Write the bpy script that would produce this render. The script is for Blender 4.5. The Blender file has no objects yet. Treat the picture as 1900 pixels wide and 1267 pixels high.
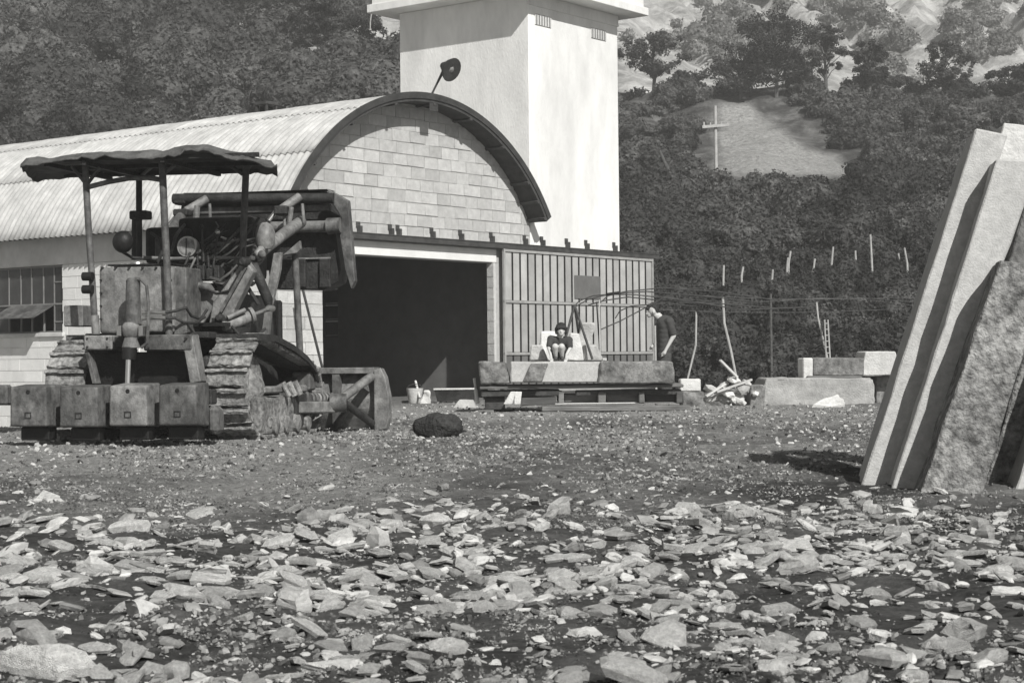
import bpy, bmesh, math, random
import numpy as np
from mathutils import Vector, Matrix, Euler

random.seed(7)
rng = np.random.default_rng(7)
sc = bpy.context.scene
COL = sc.collection
R = math.radians

# ------------------------------------------------------------------ camera
F, CAMH = 3300.0, 0.75
PITCH, ROLL = math.atan((663.7 - 633.5) / F), 0.0105
cam = bpy.data.cameras.new('camera')
cam_ob = bpy.data.objects.new('camera', cam)
COL.objects.link(cam_ob)
cam.sensor_width = 36.0
cam.lens = F / 1900 * 36
cam.clip_end = 2000
cam_ob.matrix_world = (Matrix.Translation((0, 0, CAMH)) @ Matrix.Rotation(R(90) + PITCH, 4, 'X') @ Matrix.Rotation(-ROLL, 4, 'Z'))
cam.dof.use_dof = True
cam.dof.focus_distance = 19.0
cam.dof.aperture_fstop = 18.0
sc.camera = cam_ob

# ------------------------------------------------------------------ sky, sun, exposure
SUN_EL, SUN_AZ = R(39), math.atan2(0.42, -0.905)      # azimuth measured from +Y towards +X
world = bpy.data.worlds.new('World')
sc.world = world
world.use_nodes = True
wn, wl = world.node_tree.nodes, world.node_tree.links
wn.clear()
sky = wn.new('ShaderNodeTexSky')
sky.sky_type = 'NISHITA'
sky.sun_disc = False
sky.sun_elevation = SUN_EL
sky.sun_rotation = SUN_AZ
sky.dust_density = 2.0
bw = wn.new('ShaderNodeRGBToBW')                     # black-and-white film
bg = wn.new('ShaderNodeBackground')
bg.inputs['Strength'].default_value = 0.05
wo = wn.new('ShaderNodeOutputWorld')
wl.new(sky.outputs[0], bw.inputs[0]); wl.new(bw.outputs[0], bg.inputs['Color']); wl.new(bg.outputs[0], wo.inputs[0])
sun = bpy.data.lights.new('sun', 'SUN')
sun.energy = 4.8
sun.angle = R(0.6)
sun.color = (1.0, 0.99, 0.965)
sun_ob = bpy.data.objects.new('sun', sun)
COL.objects.link(sun_ob)
sd = Vector((math.sin(SUN_AZ) * math.cos(SUN_EL), math.cos(SUN_AZ) * math.cos(SUN_EL), math.sin(SUN_EL)))
sun_ob.rotation_euler = sd.to_track_quat('Z', 'Y').to_euler()
sun_ob.location = (20, -30, 40)
vs = sc.view_settings
vs.view_transform = 'Standard'
vs.look = 'None'
vs.gamma = 1.0
vs.exposure = 0.36
sc.cycles.filter_width = 1.5
sc.cycles.use_adaptive_sampling = True
sc.cycles.max_bounces = 6
sc.cycles.volume_bounces = 0
sc.cycles.use_denoising = True

# ------------------------------------------------------------------ photograph geometry: pixel -> ray
def ray(px, py):
    x, y = (px - 950) / F, (633.5 - py) / F
    c, s = math.cos(ROLL), math.sin(ROLL)
    xr, yr = x * c + y * s, -x * s + y * c
    return Vector((xr, math.cos(PITCH) - yr * math.sin(PITCH), math.sin(PITCH) + yr * math.cos(PITCH)))
CAMP = Vector((0, 0, CAMH))
def gp(px, py, z=0.0):
    r = ray(px, py)
    return CAMP + r * ((z - CAMH) / r.z)
def at(px, py, Y):
    r = ray(px, py)
    return CAMP + r * (Y / r.y)
def onpl(px, py, p0, n):
    r = ray(px, py)
    return CAMP + r * ((p0 - CAMP).dot(n) / r.dot(n))

# ------------------------------------------------------------------ noise and terrain
_perm = rng.permutation(4096)
_val = rng.random(4096)
def vnoise(x, y, seed=0):
    x = np.asarray(x, float) + seed * 17.13; y = np.asarray(y, float) + seed * 31.7
    xi, yi = np.floor(x).astype(int), np.floor(y).astype(int)
    fx, fy = x - xi, y - yi
    fx, fy = fx * fx * (3 - 2 * fx), fy * fy * (3 - 2 * fy)
    h = lambda a, b: _val[(_perm[(a & 4095)] + b * 131) & 4095]
    return (h(xi, yi) * (1 - fx) + h(xi + 1, yi) * fx) * (1 - fy) + (h(xi, yi + 1) * (1 - fx) + h(xi + 1, yi + 1) * fx) * fy
def fbm(x, y, o=4, seed=0):
    s, a, t = 0, 1, 0
    for k in range(o):
        s = s + a * vnoise(np.asarray(x) * 2 ** k, np.asarray(y) * 2 ** k, seed + k); t += a; a *= .5
    return s / t
def sstep(a, b, x):
    t = np.clip((np.asarray(x, float) - a) / (b - a), 0, 1)
    return t * t * (3 - 2 * t)
def gz(X, Y):
    X, Y = np.asarray(X, float), np.asarray(Y, float)
    z = (fbm(X * .9, Y * .9, 3, 1) - .5) * .05 + (fbm(X * 5, Y * 5, 3, 2) - .5) * .06 * sstep(40, 12, Y) + (fbm(X * 12, Y * 12, 2, 9) - .5) * .034 * sstep(30, 22, Y)
    z = z - .5 * sstep(-4.6, -8.5, X) * sstep(20, 27, Y)
    return z
def gzf(x, y): return float(gz(x, y))
PR = np.array([(37, 0), (40, .6), (50, 3.0), (56, 4.6), (75, 8.6), (95, 14.2), (100, 15.6), (118, 16.6), (190, 41), (230, 62), (320, 110)], float)
PLF = np.array([(48, 0), (52, 1.5), (62, 6.2), (80, 13), (100, 19.5), (140, 33), (200, 60), (300, 105)], float)
def hill(X, Y):
    X, Y = np.asarray(X, float), np.asarray(Y, float)
    t = X / np.maximum(Y, 1)
    w = sstep(-.07, .06, t)
    zr = np.interp(Y, PR[:, 0], PR[:, 1]); zl = np.interp(Y, PLF[:, 0], PLF[:, 1])
    z = zl * (1 - w) + zr * w
    amp = np.clip(z / 10, 0, 1)
    z = z + amp * ((fbm(X * .12, Y * .12, 4, 5) - .5) * 3.0 + (fbm(X * .5, Y * .5, 3, 8) - .5) * .9)
    # craggy upper slope on the right
    z = z + w * sstep(122, 150, Y) * (np.abs(fbm(X * .13, Y * .035, 5, 11) - .5) * 15 - 2.5)
    return z - .06
def hillpt(px, py):
    r = ray(px, py)
    Ys = np.arange(36, 260, .25)
    P = np.outer(Ys / r.y, np.array(r)) + np.array(CAMP)
    h = hill(P[:, 0], P[:, 1])
    i = np.argmax(h >= P[:, 2])
    return Vector((P[i, 0], P[i, 1], float(h[i])))

# ------------------------------------------------------------------ materials (all grey: the photograph is black and white)
def g(v): return (v, v * .995, v * .97, 1)
def M(name, lo, hi, scale=6, rough=.85, bump=0.0, bscale=None, metal=0.0, rnd=0.0, island=0.0, big=0.0, bigscale=.6, contrast=(.3, .7), trans=0.0, tone=False, stretch=None, bdist=.02, spec=.3):
    m = bpy.data.materials.new(name)
    m.use_nodes = True
    n, l = m.node_tree.nodes, m.node_tree.links
    b = n['Principled BSDF']
    b.inputs['Roughness'].default_value = rough
    b.inputs['Metallic'].default_value = metal
    b.inputs['Specular IOR Level'].default_value = spec
    tc = n.new('ShaderNodeTexCoord'); oi = n.new('ShaderNodeObjectInfo')
    ad = n.new('ShaderNodeVectorMath'); ad.operation = 'ADD'
    mu = n.new('ShaderNodeMath'); mu.operation = 'MULTIPLY'; mu.inputs[1].default_value = 57.0
    l.new(oi.outputs['Random'], mu.inputs[0])
    l.new(tc.outputs['Object'], ad.inputs[0]); l.new(mu.outputs[0], ad.inputs[1])
    vec = ad.outputs[0]
    if stretch:
        mp = n.new('ShaderNodeMapping'); mp.inputs['Scale'].default_value = stretch
        l.new(vec, mp.inputs[0]); vec = mp.outputs[0]
    no = n.new('ShaderNodeTexNoise'); no.inputs['Scale'].default_value = scale; no.inputs['Detail'].default_value = 8; no.inputs['Roughness'].default_value = .65
    l.new(vec, no.inputs['Vector'])
    cr = n.new('ShaderNodeValToRGB')
    cr.color_ramp.elements[0].position, cr.color_ramp.elements[1].position = contrast
    cr.color_ramp.elements[0].color, cr.color_ramp.elements[1].color = g(lo), g(hi)
    l.new(no.outputs['Fac'], cr.inputs[0])
    col = cr.outputs[0]
    def mulby(src, a, bb):
        nonlocal col
        mr = n.new('ShaderNodeMapRange'); mr.inputs['To Min'].default_value = a; mr.inputs['To Max'].default_value = bb
        l.new(src, mr.inputs['Value'])
        mx = n.new('ShaderNodeVectorMath'); mx.operation = 'SCALE'
        l.new(col, mx.inputs[0]); l.new(mr.outputs[0], mx.inputs['Scale'])
        col = mx.outputs[0]
        return mr
    if big:
        n2 = n.new('ShaderNodeTexNoise'); n2.inputs['Scale'].default_value = bigscale; n2.inputs['Detail'].default_value = 5
        l.new(vec, n2.inputs['Vector'])
        mr = mulby(n2.outputs['Fac'], 1 - big, 1 + big)
        mr.inputs['From Min'].default_value, mr.inputs['From Max'].default_value = .3, .7
    if rnd: mulby(oi.outputs['Random'], 1 - rnd, 1 + rnd)
    if tone:
        ta = n.new('ShaderNodeAttribute'); ta.attribute_name = 'tone'
        mulby(ta.outputs['Fac'], 0, 1)
    if island:
        ge = n.new('ShaderNodeNewGeometry')
        mulby(ge.outputs['Random Per Island'], 1 - island, 1 + island)
    l.new(col, b.inputs['Base Color'])
    if bump:
        nb = n.new('ShaderNodeTexNoise'); nb.inputs['Scale'].default_value = bscale or scale * 3; nb.inputs['Detail'].default_value = 7
        l.new(vec, nb.inputs['Vector'])
        bp = n.new('ShaderNodeBump'); bp.inputs['Strength'].default_value = bump; bp.inputs['Distance'].default_value = bdist
        l.new(nb.outputs['Fac'], bp.inputs['Height']); l.new(bp.outputs[0], b.inputs['Normal'])
    if trans:
        tr = n.new('ShaderNodeBsdfTranslucent'); mxs = n.new('ShaderNodeMixShader'); mxs.inputs[0].default_value = trans
        out = n['Material Output']
        l.new(col, tr.inputs['Color']); l.new(b.outputs[0], mxs.inputs[1]); l.new(tr.outputs[0], mxs.inputs[2]); l.new(mxs.outputs[0], out.inputs['Surface'])
    return m

mt = {}
mt['plaster'] = M('plaster', .66, .78, 3, .95, .25, 40, big=.08, bigscale=.9)
mt['tower'] = M('tower_render', .62, .79, 2.4, .95, .35, 30, big=.12, bigscale=.8, stretch=(1, 1, .4), contrast=(.24, .6))
mt['concrete'] = M('concrete', .46, .6, 4, .95, .3, 50, big=.12)
mt['block'] = M('concrete_block', .40, .54, 9, .95, .6, 60, rnd=.12, big=.14)
mt['mortar'] = M('mortar', .38, .5, 12, .95, .3, 60)
mt['roofsheet'] = M('fibre_cement', .34, .54, 3.5, .9, .3, 60, rnd=.07, big=.14, bigscale=1.5)
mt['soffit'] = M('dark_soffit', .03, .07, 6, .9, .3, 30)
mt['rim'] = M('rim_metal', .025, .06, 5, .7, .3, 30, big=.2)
mt['track'] = M('dark_iron', .035, .075, 8, .6, .2, 40)
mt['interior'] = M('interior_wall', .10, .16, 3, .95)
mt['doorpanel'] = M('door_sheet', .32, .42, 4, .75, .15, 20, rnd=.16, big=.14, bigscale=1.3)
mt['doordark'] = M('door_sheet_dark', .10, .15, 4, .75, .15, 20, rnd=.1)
mt['doorframe'] = M('door_frame', .25, .38, 7, .7, .2, 30)
mt['glassdark'] = M('window_glass', .03, .06, 3, .12, rnd=.3, spec=.5)
mt['glassreflect'] = M('painted_reflection_glass', .4, .5, 3, .25, rnd=.2)  # pale pane colour stands in for a bright reflection
mt['winframe'] = M('window_steel', .16, .24, 7, .6)
mt['winframe_dark'] = M('window_steel_dark', .02, .04, 7, .6)
mt['rust'] = M('worn_paint', .035, .15, 16, .62, .3, 60, big=.45, bigscale=4.5, contrast=(.3, .72), stretch=(1, 1, .8), spec=.4)
mt['rustlight'] = M('worn_pale_paint', .08, .26, 15, .6, .3, 60, big=.4, bigscale=4.5, contrast=(.3, .7), stretch=(1, 1, .8), spec=.4)
mt['rustdark'] = M('dark_grease', .010, .045, 9, .6, .5, 45, big=.3, bigscale=2)
mt['mud'] = M('dried_mud', .08, .30, 20, .98, .55, 30, big=.4, bigscale=4, contrast=(.34, .64), bdist=.025)
mt['black'] = M('black_steel', .007, .02, 9, .5, .3, 40)
mt['chrome'] = M('polished_rod', .75, .85, 3, .18, metal=1.0)
mt['hosemetal'] = M('worn_steel', .45, .65, 10, .3, metal=.9)
mt['canopy'] = M('weathered_canopy', .04, .12, 7, .85, .6, 30, big=.4, bigscale=2)
mt['lampring'] = M('lamp_ring', .35, .55, 6, .35, metal=.6)
mt['lampglass'] = M('lamp_glass', .04, .4, 14, .08, spec=.6)  # pale blotches in the colour stand in for highlights on the glass
mt['slab'] = M('sawn_stone', .36, .52, 22, .92, .35, 90, big=.12, bigscale=1.5, rnd=.06)
mt['slabrough'] = M('rough_stone', .08, .30, 18, .95, .9, 40, big=.4, bigscale=2.2, contrast=(.34, .6), bdist=.03)
mt['stone'] = M('stone', .3, .5, 9, .95, .7, 40, rnd=.2, big=.2, bigscale=2)
mt['stonedark'] = M('weathered_stone', .06, .27, 11, .95, .9, 30, big=.35, bigscale=2.5)
mt['stonepale'] = M('pale_stone', .5, .7, 9, .95, .6, 40, rnd=.12, big=.12)
mt['flake'] = M('stone_flake', .48, .78, 14, .95, .9, 50, rnd=.24, big=.2, bigscale=5)
mt['flakestuff'] = M('stone_chips', .24, .46, 11, .95, .6, 50, island=.5)
mt['grit'] = M('fine_grit', .05, .27, 6, .95, island=.75, contrast=(.4, .6))
mt['timber'] = M('old_timber', .07, .17, 8, .9, .6, 30, rnd=.35, stretch=(.25, 1, 1), big=.2)
mt['timberdark'] = M('dark_timber', .03, .08, 8, .9, .6, 30, rnd=.3)
mt['palewood'] = M('pale_wood', .42, .6, 9, .85, .4, 30, rnd=.15)
mt['polewhite'] = M('weathered_pole', .3, .46, 6, .9, .3, 30)
mt['iron'] = M('iron_rod', .03, .07, 8, .6)
mt['boulder'] = M('mossy_boulder', .018, .06, 12, .98, 1.0, 28, big=.4, bigscale=5, bdist=.05)
mt['skin'] = M('skin', .46, .54, 8, .6, .1, 60)
mt['hair'] = M('dark_hair', .012, .03, 20, .6, .5, 60)
mt['shirt'] = M('dark_shirt', .035, .07, 8, .95, .4, 20)
mt['trousers'] = M('grey_trousers', .045, .075, 8, .95, .4, 20)
mt['boyshirt'] = M('boy_dark_shirt', .035, .06, 8, .95, .4, 25)
mt['shoe'] = M('leather_shoe', .04, .08, 8, .6)
mt['bark'] = M('bark', .05, .12, 10, .95, .8, 20)
mt['leaf'] = M('leaves', 0.03, 0.17, 2.2, .88, 1.0, 5, island=.25, trans=.2, tone=True, contrast=(.36, .64), bdist=.35, big=.2, bigscale=.25)
mt['leafdark'] = M('dark_leaves', 0.022, 0.1, 2.2, .88, 1.0, 5, island=.25, trans=.2, tone=True, contrast=(.36, .64), bdist=.35, big=.2, bigscale=.25)
mt['leafpale'] = M('dry_pale_leaves', 0.12, 0.38, 2.2, .88, 1.0, 5, island=.25, trans=.2, tone=True, contrast=(.36, .64), bdist=.35, big=.2, bigscale=.25)
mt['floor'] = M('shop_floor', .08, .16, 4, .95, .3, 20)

# ------------------------------------------------------------------ mesh helpers
class MB:
    def __init__(s): s.v, s.f = [], []
    def add(s, verts, faces):
        o = len(s.v); s.v += [Vector(p) for p in verts]; s.f += [tuple(i + o for i in f) for f in faces]; return s
    def hexa(s, b4, t4):
        return s.add(list(b4) + list(t4), [(3, 2, 1, 0), (4, 5, 6, 7), (0, 1, 5, 4), (1, 2, 6, 5), (2, 3, 7, 6), (3, 0, 4, 7)])
    def box(s, x0, y0, z0, x1, y1, z1):
        return s.hexa([(x0, y0, z0), (x1, y0, z0), (x1, y1, z0), (x0, y1, z0)], [(x0, y0, z1), (x1, y0, z1), (x1, y1, z1), (x0, y1, z1)])
    def beam(s, a, b, w, h, up=(0, 0, 1)):
        a, b = Vector(a), Vector(b); d = (b - a).normalized(); up = Vector(up)
        x = d.cross(up)
        if x.length < 1e-4: x = d.cross(Vector((1, 0, 0)))
        x.normalize(); y = x.cross(d).normalized()
        q = [x * sx * w / 2 + y * sy * h / 2 for sx, sy in ((-1, -1), (1, -1), (1, 1), (-1, 1))]
        return s.hexa([a + k for k in q], [b + k for k in q])
    def tube(s, pts, r, n=10, cap=True):
        pts = [Vector(p) for p in pts]
        rs = r if isinstance(r, (list, tuple)) else [r] * len(pts)
        o = len(s.v); ref = None
        for i, p in enumerate(pts):
            t = (pts[min(i + 1, len(pts) - 1)] - pts[max(i - 1, 0)]).normalized()
            if ref is None:
                ref = t.orthogonal().normalized()
            x = (ref - t * ref.dot(t)).normalized(); ref = x; y = t.cross(x)
            for k in range(n):
                a = 2 * math.pi * k / n
                s.v.append(p + (x * math.cos(a) + y * math.sin(a)) * rs[i])
        for i in range(len(pts) - 1):
            for k in range(n):
                k2 = (k + 1) % n
                s.f.append((o + i * n + k, o + i * n + k2, o + (i + 1) * n + k2, o + (i + 1) * n + k))
        if cap:
            s.f.append(tuple(o + k for k in reversed(range(n)))); s.f.append(tuple(o + (len(pts) - 1) * n + k for k in range(n)))
        return s
    def prism(s, poly, off):
        off = Vector(off); n = len(poly); o = len(s.v)
        s.v += [Vector(p) for p in poly] + [Vector(p) + off for p in poly]
        s.f.append(tuple(o + k for k in reversed(range(n)))); s.f.append(tuple(o + n + k for k in range(n)))
        for k in range(n):
            s.f.append((o + k, o + (k + 1) % n, o + n + (k + 1) % n, o + n + k))
        return s
    def ball(s, c, r, sub=2, sx=1, sy=1, sz=1):
        bm = bmesh.new(); bmesh.ops.create_icosphere(bm, subdivisions=sub, radius=1)
        bm.verts.ensure_lookup_table()
        c = Vector(c)
        s.add([c + Vector((v.co.x * r * sx, v.co.y * r * sy, v.co.z * r * sz)) for v in bm.verts], [tuple(v.index for v in f.verts) for f in bm.faces])
        bm.free(); return s
    def mesh(s, name, smooth=False, bevel=0, seg=1, jitter=0, subdiv=0):
        me = bpy.data.meshes.new(name)
        me.from_pydata([tuple(p) for p in s.v], [], s.f)
        bm = bmesh.new(); bm.from_mesh(me)
        if bevel:
            es = [e for e in bm.edges if len(e.link_faces) == 2 and e.calc_face_angle(0) > .5]
            bmesh.ops.bevel(bm, geom=es, offset=bevel, segments=seg, affect='EDGES', profile=.6, clamp_overlap=True)
        if subdiv:
            bmesh.ops.subdivide_edges(bm, edges=bm.edges[:], cuts=subdiv, use_grid_fill=True)
        if jitter:
            for v in bm.verts:
                q = v.co * 7
                v.co += Vector((float(vnoise(q.x + q.z, q.y, 1)) - .5, float(vnoise(q.y + q.x, q.z, 2)) - .5, float(vnoise(q.z + q.y, q.x, 3)) - .5)) * jitter * 2
        bmesh.ops.recalc_face_normals(bm, faces=bm.faces[:])
        if smooth:
            for f in bm.faces: f.smooth = True
        bm.to_mesh(me); bm.free()
        if smooth and smooth != 'all':
            me.set_sharp_from_angle(angle=R(38))
        return me
    def build(s, name, mat, parent=None, **k):
        return put(name, s.mesh(name, **k), mat, parent)
def put(name, me, mat, parent=None, loc=None):
    if mat and not me.materials: me.materials.append(mt[mat] if isinstance(mat, str) else mat)
    o = bpy.data.objects.new(name, me); COL.objects.link(o)
    if parent: o.parent = parent
    if loc is not None: o.location = loc
    return o
def empty(name, loc=(0, 0, 0), rz=0):
    o = bpy.data.objects.new(name, None); COL.objects.link(o); o.location = loc; o.rotation_euler = (0, 0, rz); o.empty_display_size = .1
    return o
def tag(o, label=None, cat=None, group=None, kind=None):
    if label: o['label'] = label
    if cat: o['category'] = cat
    if group: o['group'] = group
    if kind: o['kind'] = kind
    return o
def npmesh(name, V, Fc, smooth=False):
    me = bpy.data.meshes.new(name)
    V = np.asarray(V, np.float32); Fc = np.asarray(Fc, np.int32); k = Fc.shape[1]
    me.vertices.add(len(V)); me.vertices.foreach_set('co', V.ravel())
    me.loops.add(Fc.size); me.loops.foreach_set('vertex_index', Fc.ravel())
    me.polygons.add(len(Fc)); me.polygons.foreach_set('loop_start', np.arange(0, Fc.size, k, dtype=np.int32))
    me.polygons.foreach_set('loop_total', np.full(len(Fc), k, np.int32))
    me.polygons.foreach_set('use_smooth', np.full(len(Fc), smooth))
    me.update(calc_edges=True)
    return me
def gridmesh(name, xs, ys, zf, smooth=True):
    X, Y = np.meshgrid(xs, ys)
    V = np.stack([X, Y, zf(X, Y)], -1).reshape(-1, 3)
    nx, ny = len(xs), len(ys)
    i = (np.arange(ny - 1)[:, None] * nx + np.arange(nx - 1)[None]).ravel()
    return npmesh(name, V, np.stack([i, i + 1, i + nx + 1, i + nx], 1), smooth), V

# ------------------------------------------------------------------ ground and hillside
def nonuni(a0, a1, fine0, fine1, step):
    mid = list(np.arange(fine0, fine1 + 1e-6, step))
    out, x, s = [], fine0, step
    while x > a0: s *= 1.35; x -= s; out.append(x)
    left = out[::-1]; out, x, s = [], fine1, step
    while x < a1: s *= 1.35; x += s; out.append(x)
    return np.array(left + mid + out)
gxs, gys = nonuni(-180, 180, -9, 9, .07), nonuni(-180, 240, 3, 24, .06)
def gzz(X, Y):
    far = sstep(60, 30, np.hypot(X, Y - 15))
    return gz(X, Y) * far - .06 * (1 - far)
gme, GV = gridmesh('ground', gxs, gys, gzz)
# ground material: dark trodden soil, pale stone dust and grit
m = bpy.data.materials.new('yard_soil'); m.use_nodes = True
n, l = m.node_tree.nodes, m.node_tree.links; b = n['Principled BSDF']; b.inputs['Roughness'].default_value = .97; b.inputs['Specular IOR Level'].default_value = .15
tc = n.new('ShaderNodeTexCoord')
def nz(scale, detail=6, rough=.6, off=(0, 0, 0), st=(1, 1, 1)):
    mp = n.new('ShaderNodeMapping'); mp.inputs['Location'].default_value = off; mp.inputs['Scale'].default_value = st
    q = n.new('ShaderNodeTexNoise'); q.inputs['Scale'].default_value = scale; q.inputs['Detail'].default_value = detail; q.inputs['Roughness'].default_value = rough
    l.new(tc.outputs['Object'], mp.inputs[0]); l.new(mp.outputs[0], q.inputs['Vector']); return q.outputs['Fac']
def ramp(src, p0, p1, c0, c1):
    q = n.new('ShaderNodeValToRGB'); e = q.color_ramp.elements; e[0].position, e[1].position = p0, p1; e[0].color, e[1].color = c0, c1
    l.new(src, q.inputs[0]); return q.outputs[0]
at_ = n.new('ShaderNodeAttribute'); at_.attribute_name = 'dust'
soil = ramp(nz(22, 9, .75), .3, .75, g(.03), g(.12))
dust = ramp(nz(16, 10, .82), .32, .66, g(.14), g(.52))
sm = n.new('ShaderNodeMath'); sm.operation = 'ADD'; l.new(at_.outputs['Fac'], sm.inputs[0])
big = n.new('ShaderNodeMapRange'); big.inputs['From Min'].default_value, big.inputs['From Max'].default_value = .3, .7; big.inputs['To Min'].default_value, big.inputs['To Max'].default_value = -.45, .45
l.new(nz(1.9, 10, .78), big.inputs['Value']); l.new(big.outputs[0], sm.inputs[1]); sm.use_clamp = True
mx = n.new('ShaderNodeMix'); mx.data_type = 'RGBA'; l.new(sm.outputs[0], mx.inputs[0]); l.new(soil, mx.inputs[6]); l.new(dust, mx.inputs[7])
l.new(mx.outputs[2], b.inputs['Base Color'])
bp = n.new('ShaderNodeBump'); bp.inputs['Strength'].default_value = 1; bp.inputs['Distance'].default_value = .06
l.new(nz(20, 9, .8), bp.inputs['Height']); l.new(bp.outputs[0], b.inputs['Normal'])
gme.materials.append(m)
def dustmask(x, y):
    """share of pale stone dust in the soil: worn lane across the yard, pale strip by the loader and before the shed"""
    nn_ = fbm(np.asarray(x) * .55, np.asarray(y) * .35, 4, 15) - .5
    n2_ = fbm(np.asarray(x) * 1.6, np.asarray(y) * .5, 4, 19) - .5
    d = .14 + .62 * sstep(5.5, 11.0, y + 8 * nn_) * sstep(60, 20, y) + (1.2 * nn_ + 1.3 * n2_) * sstep(6, 10, y)
    d = d + .4 * sstep(-1.0, -3.5, x) * sstep(11, 13, y) + .45 * sstep(21, 23.5, y) * sstep(29, 25, y)
    d = d - .3 * sstep(1.0, 2.2, x) * sstep(12.5, 11.5, y) * sstep(9, 10, y)
    return d
gme.attributes.new('dust', 'FLOAT', 'POINT').data.foreach_set('value', dustmask(GV[:, 0], GV[:, 1]).astype(np.float32))
tag(put('ground', gme, None), kind='structure')

hxs, hys = np.arange(-75, 105, .7), np.concatenate([np.arange(36, 120, .6), np.arange(120, 245, 1.4)])
hme, HV = gridmesh('hillside', hxs, hys, hill)
def screemask(x, y):
    t = x / y; z = hill(x, y); e = (z - CAMH) / y          # seen from the yard: a fan of loose stone
    px, py = 950 + t * F, 663.7 - .0105 * (t * F) - e * F
    w = np.clip((py - 185) / 135, 0, 1)
    return sstep(1322, 1345, px + 25 * (fbm(px * .05, py * .05, 3, 90) - .5)) * sstep(1392 + 225 * w ** 1.25, 1378 + 208 * w ** 1.25, px + 40 * (fbm(px * .04, py * .06, 3, 91) - .5)) * sstep(182, 200, py) * sstep(335, 318, py) * (y < 110)
def rockmask(x, y):
    t = x / y
    return sstep(.02, .07, t) * sstep(108, 122, y) * .9 + sstep(-.205, -.17, t) * sstep(-.02, -.06, t) * sstep(74, 82, y) * 1.1
sm_ = screemask(HV[:, 0], HV[:, 1]); rm_ = rockmask(HV[:, 0], HV[:, 1])
hme.attributes.new('scree', 'FLOAT', 'POINT').data.foreach_set('value', sm_.astype(np.float32))
hme.attributes.new('rock', 'FLOAT', 'POINT').data.foreach_set('value', rm_.astype(np.float32))
m = bpy.data.materials.new('hill_ground'); m.use_nodes = True
n, l = m.node_tree.nodes, m.node_tree.links; b = n['Principled BSDF']; b.inputs['Roughness'].default_value = .98; b.inputs['Specular IOR Level'].default_value = .1
tc = n.new('ShaderNodeTexCoord')
grass = ramp(nz(1.2, 9, .75), .3, .7, g(.035), g(.12))
rock = ramp(nz(.35, 10, .75, st=(1, 1, .35)), .34, .62, g(.2), g(.62))
scr = ramp(nz(5, 10, .85), .36, .64, g(.18), g(.56))
def mixattr(attr, a, bb, thr=None):
    q = n.new('ShaderNodeAttribute'); q.attribute_name = attr
    fac = q.outputs['Fac']
    if thr:
        ad = n.new('ShaderNodeMath'); ad.operation = 'ADD'; l.new(fac, ad.inputs[0])
        mr = n.new('ShaderNodeMapRange'); mr.inputs['From Min'].default_value, mr.inputs['From Max'].default_value = .35, .65; mr.inputs['To Min'].default_value, mr.inputs['To Max'].default_value = -thr, thr
        l.new(nz(.5, 8, .7), mr.inputs['Value']); l.new(mr.outputs[0], ad.inputs[1]); ad.use_clamp = True; fac = ad.outputs[0]
    x = n.new('ShaderNodeMix'); x.data_type = 'RGBA'; l.new(fac, x.inputs[0]); l.new(a, x.inputs[6]); l.new(bb, x.inputs[7]); return x.outputs[2]
l.new(mixattr('scree', mixattr('rock', grass, rock, .35), scr), b.inputs['Base Color'])
bp = n.new('ShaderNodeBump'); bp.inputs['Strength'].default_value = 1; bp.inputs['Distance'].default_value = .4
l.new(nz(1.3, 9, .75), bp.inputs['Height']); l.new(bp.outputs[0], b.inputs['Normal'])
hme.materials.append(m)
tag(put('hillside', hme, None), kind='structure')

# ------------------------------------------------------------------ workshop (local axes: x along the gable, y along the vault)
A0 = R(37.35)
G0 = Vector((-3.645, 27.589, 0))
UU, VV = Vector((math.sin(A0), math.cos(A0), 0)), Vector((-math.cos(A0), math.sin(A0), 0))
shop = empty('workshop', G0, R(90) - A0)
tag(shop, 'barrel vaulted concrete block workshop with corrugated roof and dark doorway', 'workshop')
def gl(px, py, v=0.0):           # pixel -> gable coordinates
    p = onpl(px, py, G0 + VV * v, VV) - G0; return p.dot(UU), p.z
CU, CZ, RO = 3.29, 1.23, 3.97
LEN, WID = 14.0, 6.6
def arc(a, r): return CU + r * math.cos(a), CZ + r * math.sin(a)
# gable: mortar backing with doorway cut out, then single blocks standing proud
mb = MB()
RW = RO - .10
top = [(arc(R(a), RW)) for a in np.linspace(31.2, 148.8, 41)]
poly = [(.012, 2.46)] + [(max(.012, u), z) for u, z in reversed(top)] + [(6.588, 2.46)]
poly = [(u, z) for u, z in poly]
mb.prism([(u, .012, z) for u, z in poly], (0, .25, 0))
mb.box(.012, .012, -.6, 1.03, .26, 2.457); mb.box(5.50, .012, -.3, 6.588, .12, 2.457)
gw = mb.build('gable_wall', 'mortar', shop)
def clip(poly, cx, cz, r, nseg=72):
    for k in range(nseg):
        a = 2 * math.pi * (k + .5) / nseg
        nx, nz_ = math.cos(a), math.sin(a); d = r * math.cos(math.pi / nseg)
        out = []
        for i in range(len(poly)):
            p, q = poly[i], poly[(i + 1) % len(poly)]
            dp, dq = (p[0] - cx) * nx + (p[1] - cz) * nz_ - d, (q[0] - cx) * nx + (q[1] - cz) * nz_ - d
            if dp <= 0: out.append(p)
            if (dp < 0) != (dq < 0):
                t = dp / (dp - dq); out.append((p[0] + (q[0] - p[0]) * t, p[1] + (q[1] - p[1]) * t))
        poly = out
        if len(poly) < 3: return []
    return poly
BW_, BH = .41, .202
JT = .0045
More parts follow.
